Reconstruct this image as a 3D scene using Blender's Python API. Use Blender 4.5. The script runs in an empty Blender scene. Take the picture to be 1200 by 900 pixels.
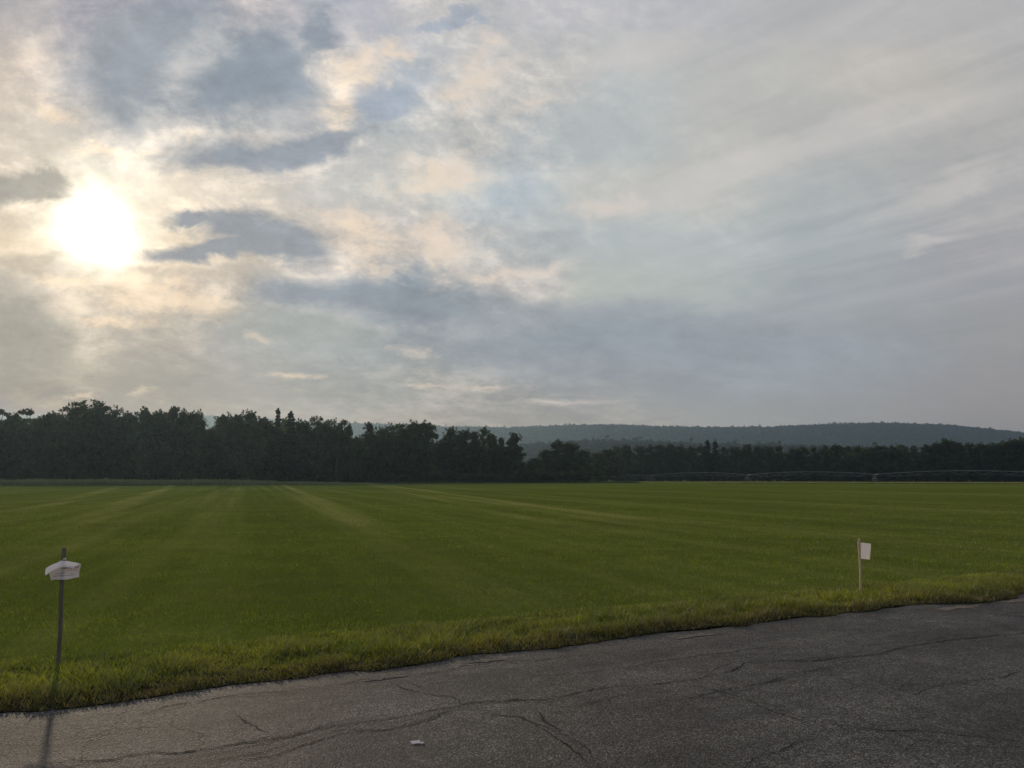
import bpy, bmesh, math, random
import numpy as np
from mathutils import Vector, Matrix
random.seed(7)
RNG = np.random.default_rng(11)
R = math.radians
scn = bpy.context.scene
COL = scn.collection

# ------------------------------------------------------------------ camera, sky, sun, exposure
CAM_H = 1.6
F = 901.0                      # focal length in pixels of the 1200 px wide photograph
PITCH = math.atan(110.0 / F)   # the eye line lies 110 px under the centre
cam_d = bpy.data.cameras.new('camera'); cam = bpy.data.objects.new('camera', cam_d); COL.objects.link(cam)
cam_d.sensor_width = 36.0; cam_d.lens = 36.0 * F / 1200.0
cam_d.clip_start = 0.05; cam_d.clip_end = 20000
cam.location = (0, 0, CAM_H); cam.rotation_euler = (math.pi / 2 + PITCH, 0, 0)
scn.camera = cam

SUN_AZ, SUN_EL = R(-29.2), R(14.9)
SUN_DIR = Vector((math.sin(SUN_AZ) * math.cos(SUN_EL), math.cos(SUN_AZ) * math.cos(SUN_EL), math.sin(SUN_EL)))
GLOW_EL = R(16.2)             # where the veiled disc shows through the cloud
GLOW_DIR = Vector((math.sin(SUN_AZ) * math.cos(GLOW_EL), math.cos(SUN_AZ) * math.cos(GLOW_EL), math.sin(GLOW_EL)))
sun_d = bpy.data.lights.new('sun', 'SUN'); sun = bpy.data.objects.new('sun', sun_d); COL.objects.link(sun)
HAZE, HAZE_G, HAZE_C = 1.3e-4, .62, (.53, .76, 1.0)      # the air: density, forward scatter, colour
sun_d.energy = 2.4; sun_d.angle = R(1.2); sun_d.color = (1.0, 0.80, 0.55)
sun.rotation_euler = SUN_DIR.to_track_quat('Z', 'Y').to_euler()
sun.location = (-40, 60, 60)

scn.view_settings.view_transform = 'Standard'
scn.view_settings.look = 'None'
scn.view_settings.gamma = 1.0
scn.view_settings.use_curve_mapping = False
scn.view_settings.exposure = 0.0
scn.render.engine = 'CYCLES'
scn.cycles.use_denoising = True
scn.cycles.use_adaptive_sampling = True
scn.cycles.adaptive_threshold = 0.015
scn.cycles.max_bounces = 6
scn.cycles.diffuse_bounces = 3
scn.cycles.transmission_bounces = 4
scn.cycles.transparent_max_bounces = 8
scn.cycles.volume_bounces = 0


def ray(px, py):
    """direction in the world of a point of the photograph, scaled so that y = 1"""
    u = (px - 600) / F; v = (450 - py) / F
    dy = math.cos(PITCH) - v * math.sin(PITCH); dz = v * math.cos(PITCH) + math.sin(PITCH)
    return u / dy, dz / dy


def ground(px, py, z=0.0):
    a, b = ray(px, py)
    Y = (z - CAM_H) / b
    return Vector((a * Y, Y, z))


def at(px, py, Y):
    a, b = ray(px, py)
    return Vector((a * Y, Y, CAM_H + b * Y))


def lin(c):
    return tuple(((x / 255 / 12.92) if x / 255 <= 0.04045 else ((x / 255 + 0.055) / 1.055) ** 2.4) for x in c)


class Nodes:
    """small expression helper over a node tree"""
    def __init__(self, nt):
        self.nt = nt

    def new(self, t, **kw):
        n = self.nt.nodes.new(t)
        for k, v in kw.items():
            setattr(n, k, v)
        return n

    def put(self, sock, v):
        if isinstance(v, bpy.types.NodeSocket):
            self.nt.links.new(v, sock)
        elif isinstance(v, (int, float)):
            try:
                sock.default_value = v
            except TypeError:
                sock.default_value = (v, v, v)
        else:
            v = tuple(v)
            if len(sock.default_value) == 4 and len(v) == 3:
                v = v + (1.0,)
            sock.default_value = v

    def m(self, op, a, b=None, c=None, clamp=False):
        n = self.new('ShaderNodeMath', operation=op, use_clamp=clamp)
        self.put(n.inputs[0], a)
        if b is not None: self.put(n.inputs[1], b)
        if c is not None: self.put(n.inputs[2], c)
        return n.outputs[0]

    def vm(self, op, a, b=None, scale=None, out=0):
        n = self.new('ShaderNodeVectorMath', operation=op)
        self.put(n.inputs[0], a)
        if b is not None: self.put(n.inputs[1], b)
        if scale is not None: self.put(n.inputs['Scale'], scale)
        return n.outputs[out]

    def xyz(self, x, y, z):
        n = self.new('ShaderNodeCombineXYZ')
        for s, v in zip(n.inputs, (x, y, z)): self.put(s, v)
        return n.outputs[0]

    def sep(self, v):
        n = self.new('ShaderNodeSeparateXYZ'); self.put(n.inputs[0], v)
        return n.outputs

    def noise(self, vec, scale, detail=4, rough=0.55, dist=0.0, dim='3D', out='Fac'):
        n = self.new('ShaderNodeTexNoise', noise_dimensions=dim)
        if vec is not None: self.put(n.inputs['Vector'], vec)
        n.inputs['Scale'].default_value = scale; n.inputs['Detail'].default_value = detail
        n.inputs['Roughness'].default_value = rough; n.inputs['Distortion'].default_value = dist
        return n.outputs[out]

    def smooth(self, x, a, b, lo=0.0, hi=1.0):
        n = self.new('ShaderNodeMapRange', interpolation_type='SMOOTHSTEP')
        for s, v in zip(('Value', 'From Min', 'From Max', 'To Min', 'To Max'), (x, a, b, lo, hi)):
            self.put(n.inputs[s], v)
        return n.outputs[0]

    def linmap(self, x, a, b, lo=0.0, hi=1.0):
        n = self.new('ShaderNodeMapRange')
        for s, v in zip(('Value', 'From Min', 'From Max', 'To Min', 'To Max'), (x, a, b, lo, hi)):
            self.put(n.inputs[s], v)
        return n.outputs[0]

    def mix(self, f, a, b, mode='MIX'):
        n = self.new('ShaderNodeMixRGB', blend_type=mode)
        self.put(n.inputs[0], f); self.put(n.inputs[1], a); self.put(n.inputs[2], b)
        return n.outputs[0]

    def ramp(self, x, stops, interp='LINEAR'):
        n = self.new('ShaderNodeValToRGB'); cr = n.color_ramp; cr.interpolation = interp
        while len(cr.elements) > 1: cr.elements.remove(cr.elements[-1])
        for i, (p, c) in enumerate(stops):
            e = cr.elements[0] if i == 0 else cr.elements.new(p)
            e.position = p; e.color = tuple(c) + ((1.0,) if len(c) == 3 else ())
        self.put(n.inputs[0], x)
        return n.outputs


# ---- the sky: a clear Nishita sky veiled by layered evening cloud, all in world directions
world = bpy.data.worlds.new('World'); scn.world = world; world.use_nodes = True
wt = world.node_tree; wt.nodes.clear(); W = Nodes(wt)
D = W.new('ShaderNodeTexCoord').outputs['Generated']
dx, dy, dz = W.sep(D)
az = W.m('ARCTAN2', dx, dy)
azc = W.m('MINIMUM', W.m('MAXIMUM', az, -0.925), 0.925)
hor = W.m('SQRT', W.m('ADD', W.m('MULTIPLY', dx, dx), W.m('MULTIPLY', dy, dy)))
SU0 = W.m('TANGENT', azc)                                             # bearing
SV0 = W.m('DIVIDE', dz, W.m('MAXIMUM', W.m('MULTIPLY', hor, W.m('COSINE', azc)), 0.02))   # steepness
inv = W.m('DIVIDE', 1.0, W.m('ADD', W.m('MAXIMUM', dz, 0.0), 0.13))
Q = W.xyz(W.m('MULTIPLY', dx, inv), W.m('MULTIPLY', dy, inv), 0.0)    # the cloud sheet overhead
# puffs seen more squarely higher up, flattened to bars towards the horizon
SVW = W.m('ADD', W.m('MULTIPLY', SV0, 1.35), W.m('MULTIPLY', W.m('SUBTRACT', 1.0, W.m('EXPONENT', W.m('DIVIDE', W.m('MAXIMUM', SV0, 0.0), -0.11))), 0.36))
PC = W.xyz(W.m('ADD', SU0, W.m('MULTIPLY', SV0, 0.25)), SVW, 1.3)
# ragged edges: push the layout about by two sizes of noise
wn = W.vm('SUBTRACT', W.noise(PC, 4.5, 3, 0.5, 0.3, out='Color'), (0.5, 0.5, 0.5))
wf = W.vm('SUBTRACT', W.noise(PC, 15.0, 6, 0.62, 0.4, out='Color'), (0.5, 0.5, 0.5))
wx, wy, _ = W.sep(W.vm('ADD', W.vm('SCALE', wn, scale=0.10), W.vm('SCALE', wf, scale=0.075)))
SU = W.m('ADD', SU0, wx); SV = W.m('ADD', SV0, W.m('MULTIPLY', wy, W.linmap(SV0, 0.05, 0.5, 0.25, 0.9)))

ROWS = [  # (photo row, [(x, colour, strength of the cream cloud texture)])
    (-150, [(-200, (172, 169, 169), 0.3), (200, (156, 161, 175), 0.3), (600, (183, 188, 193), 0.41), (1000, (175, 177, 180), 0.08), (1400, (169, 173, 179), 0.08)]),
    (15, [(-60, (182, 177, 174), 0.4), (20, (174, 172, 173), 0.4), (105, (157, 158, 169), 0.2), (220, (149, 157, 171), 0.1), (300, (183, 180, 183), 0.5), (400, (182, 183, 191), 0.41), (520, (199, 197, 195), 0.81), (640, (191, 191, 195), 0.41), (800, (182, 183, 187), 0.21), (950, (179, 179, 180), 0.08), (1180, (179, 178, 179), 0.08), (1400, (171, 172, 176), 0.08)]),
    (85, [(-60, (205, 194, 181), 0.5), (20, (203, 192, 182), 0.6), (90, (180, 179, 181), 0.5), (170, (156, 163, 176), 0.15), (270, (148, 155, 172), 0.1), (330, (148, 156, 169), 0.1), (390, (183, 183, 183), 0.81), (450, (174, 183, 193), 0.41), (540, (195, 196, 196), 0.94), (640, (197, 195, 191), 0.81), (730, (185, 189, 190), 0.21), (880, (186, 186, 183), 0.12), (1040, (192, 188, 182), 0.12), (1190, (179, 178, 177), 0.08), (1400, (172, 171, 173), 0.08)]),
    (165, [(-60, (214, 202, 189), 0.6), (40, (211, 202, 190), 0.7), (100, (201, 195, 186), 0.5), (160, (173, 177, 180), 0.3), (230, (176, 177, 177), 0.5), (300, (177, 178, 180), 0.5), (390, (179, 181, 183), 0.81), (480, (195, 196, 194), 0.81), (560, (196, 194, 190), 0.94), (620, (186, 189, 190), 0.68), (720, (182, 188, 189), 0.21), (850, (192, 191, 187), 0.16), (980, (180, 181, 180), 0.1), (1150, (178, 177, 176), 0.1), (1400, (168, 169, 171), 0.08)]),
    (225, [(-60, (198, 191, 176), 0.5), (20, (194, 186, 173), 0.4), (110, (242, 235, 215), 0.3), (190, (225, 214, 196), 0.4), (280, (210, 202, 191), 0.5), (400, (198, 197, 193), 0.54), (500, (200, 200, 195), 0.81), (600, (179, 190, 196), 0.27), (700, (191, 192, 188), 0.28), (800, (190, 191, 187), 0.28), (950, (176, 180, 181), 0.1), (1150, (172, 172, 173), 0.12), (1400, (162, 163, 167), 0.08)]),
    (285, [(-60, (215, 199, 176), 0.5), (30, (220, 204, 180), 0.5), (110, (245, 239, 222), 0.2), (190, (223, 208, 187), 0.5), (280, (201, 191, 178), 0.4), (400, (196, 189, 182), 0.81), (520, (196, 192, 188), 1.08), (600, (186, 188, 188), 0.68), (700, (179, 186, 187), 0.21), (820, (179, 185, 186), 0.17), (950, (167, 174, 177), 0.06), (1150, (166, 166, 169), 0.08), (1400, (155, 158, 163), 0.08)]),
    (340, [(-60, (170, 167, 160), 0.2), (40, (173, 168, 161), 0.3), (100, (200, 189, 173), 0.6), (180, (204, 189, 173), 0.9), (270, (188, 181, 171), 0.7), (350, (157, 166, 174), 0.2), (430, (146, 157, 170), 0.14), (520, (152, 162, 170), 0.27), (600, (188, 184, 180), 0.81), (700, (181, 186, 181), 0.14), (820, (176, 183, 181), 0.14), (950, (161, 167, 171), 0.04), (1150, (157, 159, 163), 0.06), (1400, (148, 151, 157), 0.08)]),
    (395, [(-60, (158, 157, 151), 0.05), (50, (158, 158, 152), 0.05), (130, (175, 171, 163), 0.6), (210, (178, 174, 166), 0.6), (280, (166, 169, 168), 0.3), (400, (157, 166, 170), 0.2), (500, (155, 162, 165), 0.3), (620, (149, 158, 163), 0.15), (740, (150, 157, 165), 0.07), (880, (153, 159, 165), 0.04), (1050, (151, 155, 159), 0.04), (1180, (152, 153, 155), 0.06), (1400, (143, 145, 150), 0.08)]),
    (450, [(-60, (154, 155, 148), 0.05), (60, (156, 156, 151), 0.1), (180, (165, 165, 159), 0.2), (300, (169, 170, 166), 0.2), (420, (167, 170, 167), 0.4), (540, (161, 162, 159), 0.6), (680, (156, 159, 161), 0.3), (850, (152, 157, 161), 0.04), (1000, (150, 153, 156), 0.04), (1180, (148, 148, 151), 0.06), (1400, (139, 141, 146), 0.08)]),
    (500, [(-60, (158, 158, 151), 0.05), (60, (160, 160, 153), 0.1), (180, (169, 168, 162), 0.1), (350, (175, 175, 169), 0.2), (500, (166, 164, 159), 0.4), (680, (160, 160, 157), 0.3), (850, (155, 158, 158), 0.04), (1000, (148, 151, 153), 0.04), (1180, (141, 142, 145), 0.04), (1400, (134, 137, 142), 0.08)]),
    (560, [(-60, (154, 154, 148), 0), (180, (162, 161, 156), 0), (500, (161, 160, 156), 0), (850, (152, 155, 155), 0.0), (1180, (137, 138, 141), 0.0), (1400, (132, 134, 139), 0.0)]),
]
TU = W.linmap(SU, -1.3, 1.3, 0.0, 1.0)
col = alpha = None; prev_v = None
for py, stops in reversed(ROWS):
    _, v = ray(600, py)
    st = []
    for x, c, a in stops:
        u, _v = ray(x, py)
        st.append(((u + 1.3) / 2.6, lin(c) + (a,)))
    o = W.ramp(TU, st, 'EASE')
    if col is None:
        col, alpha = o[0], o[1]
    else:
        f = W.smooth(SV, prev_v, v)
        col = W.mix(f, col, o[0])
        alpha = W.m('ADD', W.m('MULTIPLY', alpha, W.m('SUBTRACT', 1.0, f)), W.m('MULTIPLY', o[1], f))
    prev_v = v
# cream filigree of the thin cloud
QS = W.xyz(W.m('MULTIPLY', dx, inv), W.m('MULTIPLY', dy, inv), 3.7)
fil = W.noise(PC, 8.5, 10, 0.66, 0.25)
fil2 = W.noise(PC, 34.0, 7, 0.7, 0.15)
tex = W.m('ADD', W.m('MULTIPLY', W.m('SUBTRACT', fil, 0.5), 1.3), W.m('MULTIPLY', W.m('SUBTRACT', fil2, 0.5), 1.0))
tex0 = tex
tex = W.m('MULTIPLY', W.m('ADD', W.m('MAXIMUM', tex, 0.0), W.m('MULTIPLY', W.m('MINIMUM', tex, 0.0), 0.6)), alpha)
col = W.vm('ADD', col, W.vm('SCALE', (0.62, 0.52, 0.42), scale=W.m('MULTIPLY', tex, 1.4)))
# long streaks drifting up to the right in the high cloud
sq = W.new('ShaderNodeMapping'); W.put(sq.inputs['Vector'], Q)
p1 = Vector((*[c for c in (ray(650, 280))],)); 
def qpos(px, py):
    a, b = ray(px, py); d = Vector((a, 1, b)).normalized(); k = 1 / (d.z + 0.13); return Vector((d.x * k, d.y * k))
qa, qb = qpos(690, 260), qpos(1060, 115)
ang = math.atan2(qb.y - qa.y, qb.x - qa.x)
sq.inputs['Rotation'].default_value = (0, 0, -ang)
sx, sy, _ = W.sep(sq.outputs[0])
streak = W.noise(W.xyz(W.m('MULTIPLY', sx, 0.8), W.m('MULTIPLY', sy, 4.2), 9.1), 1.5, 7, 0.6, 0.5)
sm = W.m('MULTIPLY', W.smooth(SU0, -0.1, 0.35), W.smooth(SV0, 0.10, 0.35))
col = W.vm('ADD', col, W.vm('SCALE', (0.34, 0.30, 0.27), scale=W.m('MULTIPLY', W.m('SUBTRACT', streak, 0.5), W.m('MULTIPLY', sm, 0.75))))

ang_sun = W.m('MULTIPLY', W.m('ARCCOSINE', W.m('MINIMUM', W.vm('DOT_PRODUCT', D, tuple(GLOW_DIR), out=1), 0.99999)), 180 / math.pi)


def blob(px, py, rx, ry, rot=0.0, fine=1.0):
    """1 at the centre falling to 0 at the rim of a warped ellipse in the sky"""
    u, v = ray(px, py)
    fx = F / 1.03
    c, s = math.cos(R(rot)), math.sin(R(rot))
    ax, ay = fx / rx, fx / ry
    X = W.m('SUBTRACT', SU, u); Y = W.m('SUBTRACT', SV, v)
    p = W.m('ADD', W.m('MULTIPLY', X, c * ax), W.m('MULTIPLY', Y, s * ax))
    q = W.m('ADD', W.m('MULTIPLY', X, -s * ay), W.m('MULTIPLY', Y, c * ay))
    return W.m('SUBTRACT', 1.0, W.m('SQRT', W.m('ADD', W.m('MULTIPLY', p, p), W.m('MULTIPLY', q, q))))


def cover(field, lo, hi):
    return W.smooth(field, lo, hi)


def union(bl):
    r = bl[0]
    for b in bl[1:]: r = W.m('MAXIMUM', r, b)
    return r

edge = W.m('MULTIPLY', W.m('SUBTRACT', W.noise(PC, 8.0, 9, 0.62, 0.4), 0.5), 0.95)
# bright wisps
wisps = union([blob(200, 352, 120, 26, -6), blob(530, 290, 70, 60, 40), blob(470, 305, 90, 34, -14), blob(560, 90, 90, 60, 20), blob(420, 75, 60, 50, 0), blob(400, 110, 50, 40, 0), blob(520, 210, 90, 40, 10), blob(90, 330, 70, 14, -6), blob(170, 330, 90, 18, -6), blob(150, 375, 60, 12, -4), blob(620, 122, 42, 20, 10), blob(300, 160, 55, 16, 8),
               blob(232, 152, 26, 16), blob(600, 322, 75, 12, 8), blob(312, 394, 32, 8, -6), blob(176, 466, 24, 9), blob(106, 469, 24, 7), blob(495, 413, 46, 9, -6),
               blob(572, 451, 42, 6), blob(700, 243, 70, 14, 14), blob(450, 50, 34, 16, -10), blob(400, 150, 26, 26), blob(60, 135, 60, 24, -20), blob(150, 180, 80, 12, 4),
               blob(430, 268, 80, 26, -14), blob(500, 448, 60, 5), blob(340, 440, 50, 7), blob(640, 467, 90, 5)])
crinkle = W.m('MULTIPLY', W.m('SUBTRACT', W.noise(PC, 19.0, 9, 0.7, 0.3), 0.5), 2.6)
wv = cover(W.m('ADD', wisps, W.m('ADD', W.m('MULTIPLY', edge, 0.9), crinkle)), 0.0, 1.15)
warm = W.smooth(ang_sun, 6, 42)
wcol = W.mix(warm, lin((246, 224, 196)), lin((214, 205, 198)))
lowdim = W.smooth(SV0, 0.04, 0.22, 0.45, 1.0)
col = W.mix(W.m('MULTIPLY', wv, W.m('MULTIPLY', lowdim, 0.85)), col, wcol)

# broad soft bands of high cloud across the right
veil = union([blob(860, 195, 270, 34, 17), blob(1120, 215, 120, 24, 26), blob(715, 245, 85, 16, 8), blob(1010, 135, 130, 22, 19), blob(760, 60, 150, 40, 12), blob(1090, 290, 60, 14, 14)])
vv = cover(W.m('ADD', veil, W.m('ADD', W.m('MULTIPLY', edge, 0.5), W.m('ADD', W.m('MULTIPLY', crinkle, 0.28), W.m('MULTIPLY', W.m('SUBTRACT', streak, 0.5), 1.0)))), -0.05, 0.9)
col = W.mix(W.m('MULTIPLY', vv, 0.5), col, lin((203, 198, 194)))

# glow of the veiled sun
core = W.m('EXPONENT', W.m('MULTIPLY', W.m('POWER', W.m('DIVIDE', ang_sun, 1.35), 2.0), -1.0))
skirt = W.m('EXPONENT', W.m('MULTIPLY', W.m('POWER', W.m('DIVIDE', ang_sun, 3.6), 2.0), -1.0))
skirt = W.m('MULTIPLY', skirt, W.m('MAXIMUM', W.m('ADD', 0.55, W.m('MULTIPLY', tex0, 1.6)), 0.0))
halo = W.m('EXPONENT', W.m('MULTIPLY', ang_sun, -1 / 3.4))
glow = W.vm('ADD', W.vm('SCALE', (1.0, 0.95, 0.80), scale=W.m('ADD', W.m('MULTIPLY', core, 3.6), W.m('MULTIPLY', skirt, 0.48))), W.vm('SCALE', (0.25, 0.20, 0.12), scale=halo))
col = W.vm('ADD', col, glow)

# grey-blue clouds in front of the bright sheet
def dark(bl, lo, hi, colour, op, rough=1.0, rimk=0.28):
    global col
    f = cover(W.m('ADD', union(bl), W.m('MULTIPLY', edge, rough)), lo, hi)
    out = W.m('MULTIPLY', cover(W.m('ADD', union(bl), W.m('MULTIPLY', edge, rough)), lo - 0.42, lo + 0.05), W.m('SUBTRACT', 1.0, f))
    rim = W.m('MULTIPLY', W.m('MULTIPLY', out, W.smooth(fil, 0.36, 0.66)), W.m('MULTIPLY', W.smooth(ang_sun, 34, 4), rimk))
    shade = W.vm('SCALE', colour, scale=W.m('ADD', 1.0, W.m('ADD', W.m('MULTIPLY', W.m('SUBTRACT', fil, 0.5), 0.7), W.m('MULTIPLY', W.m('SUBTRACT', fil2, 0.5), 0.3))))
    col = W.mix(W.m('MULTIPLY', f, op), col, shade)
    col = W.vm('ADD', col, W.vm('SCALE', (1.0, 0.80, 0.56), scale=rim))
soft = [blob(205, 75, 165, 105, 0), blob(290, 110, 130, 90, 0)]
dark(soft, 0.0, 0.6, lin((153, 161, 169)), 0.88, 0.5)
dark([blob(320, 66, 85, 68, 20), blob(372, 36, 40, 34, 0), blob(270, 90, 80, 50, 20)], -0.05, 0.75, lin((142, 153, 164)), 0.9, 0.9)
dark([blob(265, 186, 110, 34, 0), blob(385, 168, 85, 24, 20), blob(330, 180, 70, 24, 0)], -0.08, 0.7, lin((148, 157, 167)), 0.92, 0.85)
dark([blob(700, 400, 260, 62, 0), blob(560, 368, 200, 34, -4), blob(900, 420, 260, 60, 0)], 0.0, 0.6, lin((150, 158, 166)), 0.7, 0.4, 0)
dark([blob(430, 345, 125, 28, -14), blob(360, 340, 95, 20, 0), blob(490, 352, 90, 26, -10)], -0.06, 0.75, lin((148, 157, 165)), 0.92, 0.8)
dark([blob(360, 382, 130, 38, -10)], 0.0, 0.7, lin((166, 171, 168)), 0.8, 0.4, 0)
dark([blob(215, 253, 46, 12, 0), blob(262, 262, 70, 26, -8), blob(320, 284, 95, 28, -12), blob(245, 288, 90, 16, 6)], -0.06, 0.62, lin((150, 157, 164)), 0.97, 0.75)
dark([blob(20, 216, 70, 24, 0), blob(-40, 220, 60, 34, 0)], 0.0, 0.5, lin((174, 171, 162)), 0.9, 0.5)
dark([blob(25, 314, 46, 18, 0), blob(190, 316, 44, 14, -8), blob(60, 305, 36, 14, 20)], 0.0, 0.9, lin((196, 186, 168)), 0.6, 0.5, 0)
dark([blob(20, 400, 100, 66, -20), blob(-60, 390, 130, 80, 0)], -0.02, 0.5, lin((167, 166, 157)), 0.85, 0.35, 0.15)
dark([blob(455, 112, 52, 32, -10), blob(515, 30, 60, 10, 0)], 0.0, 0.6, lin((164, 175, 190)), 0.75, 0.6)

# clear sky behind and above
sky = W.new('ShaderNodeTexSky', sky_type='NISHITA', sun_disc=False)
sky.sun_elevation = SUN_EL; sky.sun_rotation = SUN_AZ
sky.altitude = 100; sky.air_density = 1.0; sky.dust_density = 2.0; sky.ozone_density = 1.0
back = W.smooth(dy, 0.45, -0.25)
backn = W.noise(Q, 1.2, 7, 0.6, 0.5)
backc = W.mix(W.smooth(backn, 0.35, 0.7), lin((140, 152, 172)), lin((176, 176, 180)))
col = W.mix(back, col, backc)
# the low haze below adds its own light to the sky seen through it: leave that share out here
tau = W.m('DIVIDE', HAZE * 207.0, W.m('MAXIMUM', W.m('ABSOLUTE', dz), 0.045))
trn = W.m('EXPONENT', W.m('MULTIPLY', tau, -1.0))
cosang = W.vm('DOT_PRODUCT', D, tuple(SUN_DIR), out=1)
phase = W.m('DIVIDE', (1 - HAZE_G ** 2) / (4 * math.pi), W.m('POWER', W.m('SUBTRACT', 1 + HAZE_G ** 2, W.m('MULTIPLY', cosang, 2 * HAZE_G)), 1.5))
own = W.vm('SCALE', tuple(sun_d.energy * a * b for a, b in zip(sun_d.color, HAZE_C)), scale=phase)
own = W.vm('ADD', own, tuple(.24 * a for a in HAZE_C))
own = W.vm('SCALE', own, scale=W.m('SUBTRACT', 1.0, trn))
col = W.vm('MAXIMUM', W.vm('SUBTRACT', col, own), (0.02, 0.02, 0.02))
col = W.vm('SCALE', col, scale=W.m('DIVIDE', 10.0, trn))
col = W.mix(0.012, col, sky.outputs[0])
bg = W.new('ShaderNodeBackground'); W.put(bg.inputs['Color'], col); bg.inputs['Strength'].default_value = 0.1
wo = W.new('ShaderNodeOutputWorld'); wt.links.new(bg.outputs[0], wo.inputs['Surface'])
world.cycles.sampling_method = 'MANUAL'; world.cycles.sample_map_resolution = 512


# ------------------------------------------------------------------ helpers
def tag(o, label=None, cat=None, group=None, kind=None):
    if label: o['label'] = label
    if cat: o['category'] = cat
    if group: o['group'] = group
    if kind: o['kind'] = kind
    return o


def empty(name, loc, rz=0.0):
    o = bpy.data.objects.new(name, None); COL.objects.link(o)
    o.location = loc; o.rotation_euler = (0, 0, rz); o.empty_display_size = 0.3
    return o


def np_mesh(name, verts, faces, mat=None, cols=None, smooth=False, parent=None, link=True):
    """verts (n,3); faces = list of (m,k) index arrays"""
    me = bpy.data.meshes.new(name)
    verts = np.asarray(verts, dtype=np.float32)
    me.vertices.add(len(verts)); me.vertices.foreach_set('co', verts.ravel())
    idx = np.concatenate([f.ravel() for f in faces]).astype(np.int32)
    tot = np.concatenate([np.full(len(f), f.shape[1], np.int32) for f in faces])
    start = np.concatenate([[0], np.cumsum(tot)[:-1]]).astype(np.int32)
    me.loops.add(len(idx)); me.loops.foreach_set('vertex_index', idx)
    me.polygons.add(len(tot)); me.polygons.foreach_set('loop_start', start); me.polygons.foreach_set('loop_total', tot)
    if smooth: me.polygons.foreach_set('use_smooth', np.ones(len(tot), bool))
    if cols is not None:
        a = me.color_attributes.new('Col', 'FLOAT_COLOR', 'POINT')
        c = np.ones((len(verts), 4), np.float32); c[:, :3] = cols
        a.data.foreach_set('color', c.ravel())
    me.update(calc_edges=True)
    if mat: me.materials.append(mat)
    if not link: return me
    o = bpy.data.objects.new(name, me); COL.objects.link(o)
    if parent: o.parent = parent
    return o


def bm_obj(name, bm, mat, parent=None, smooth=False):
    me = bpy.data.meshes.new(name); bm.normal_update(); bm.to_mesh(me); bm.free()
    if smooth:
        for p in me.polygons: p.use_smooth = True
    me.materials.append(mat)
    o = bpy.data.objects.new(name, me); COL.objects.link(o)
    if parent: o.parent = parent
    return o


def tube(bm, pts, rad, n=8, cap=True):
    """round bar through pts; rad is one number or one per point"""
    pts = [Vector(p) for p in pts]
    rads = rad if isinstance(rad, (list, tuple)) else [rad] * len(pts)
    rings = []
    for i, p in enumerate(pts):
        d = (pts[min(i + 1, len(pts) - 1)] - pts[max(i - 1, 0)]).normalized()
        a = d.cross(Vector((0, 0, 1)))
        if a.length < 1e-3: a = d.cross(Vector((0, 1, 0)))
        a.normalize(); b = d.cross(a)
        rings.append([bm.verts.new(p + (a * math.cos(2 * math.pi * k / n) + b * math.sin(2 * math.pi * k / n)) * rads[i]) for k in range(n)])
    for r0, r1 in zip(rings, rings[1:]):
        for k in range(n): bm.faces.new((r0[k], r0[(k + 1) % n], r1[(k + 1) % n], r1[k]))
    if cap and n > 2:
        bm.faces.new(rings[0][::-1]); bm.faces.new(rings[-1])


def box(bm, c, s, rot=None):
    M = Matrix.Translation(c) @ (rot.to_4x4() if rot else Matrix.Identity(4)) @ Matrix.Diagonal((*s, 1))
    return bmesh.ops.create_cube(bm, size=1.0, matrix=M)['verts']


def vnoise(x, y, scale, seed=0, octaves=3):
    """value noise in numpy, 0..1"""
    r = 0; a = 1; tot = 0
    for o in range(octaves):
        g = np.random.default_rng(seed + o).random((256, 256))
        fx, fy = x / scale, y / scale
        ix, iy = np.floor(fx).astype(int), np.floor(fy).astype(int)
        tx, ty = fx - ix, fy - iy; tx = tx * tx * (3 - 2 * tx); ty = ty * ty * (3 - 2 * ty)
        v = (g[ix & 255, iy & 255] * (1 - tx) * (1 - ty) + g[(ix + 1) & 255, iy & 255] * tx * (1 - ty)
             + g[ix & 255, (iy + 1) & 255] * (1 - tx) * ty + g[(ix + 1) & 255, (iy + 1) & 255] * tx * ty)
        r = r + a * v; tot += a; a *= 0.5; scale /= 2.03
    return r / tot


def mat_new(name):
    m = bpy.data.materials.new(name); m.use_nodes = True
    m.node_tree.nodes.clear()
    n = Nodes(m.node_tree); out = n.new('ShaderNodeOutputMaterial')
    return m, n, out


def principled(n, out, base, rough=0.6, spec=0.3, metal=0.0, normal=None):
    p = n.new('ShaderNodeBsdfPrincipled')
    n.put(p.inputs['Base Color'], base); n.put(p.inputs['Roughness'], rough)
    n.put(p.inputs['Specular IOR Level'], spec); p.inputs['Metallic'].default_value = metal
    if normal is not None: n.put(p.inputs['Normal'], normal)
    n.nt.links.new(p.outputs[0], out.inputs['Surface'])
    return p


def bump(n, h, strength, dist):
    b = n.new('ShaderNodeBump'); b.inputs['Strength'].default_value = strength; b.inputs['Distance'].default_value = dist
    n.put(b.inputs['Height'], h)
    return b.outputs[0]


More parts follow.
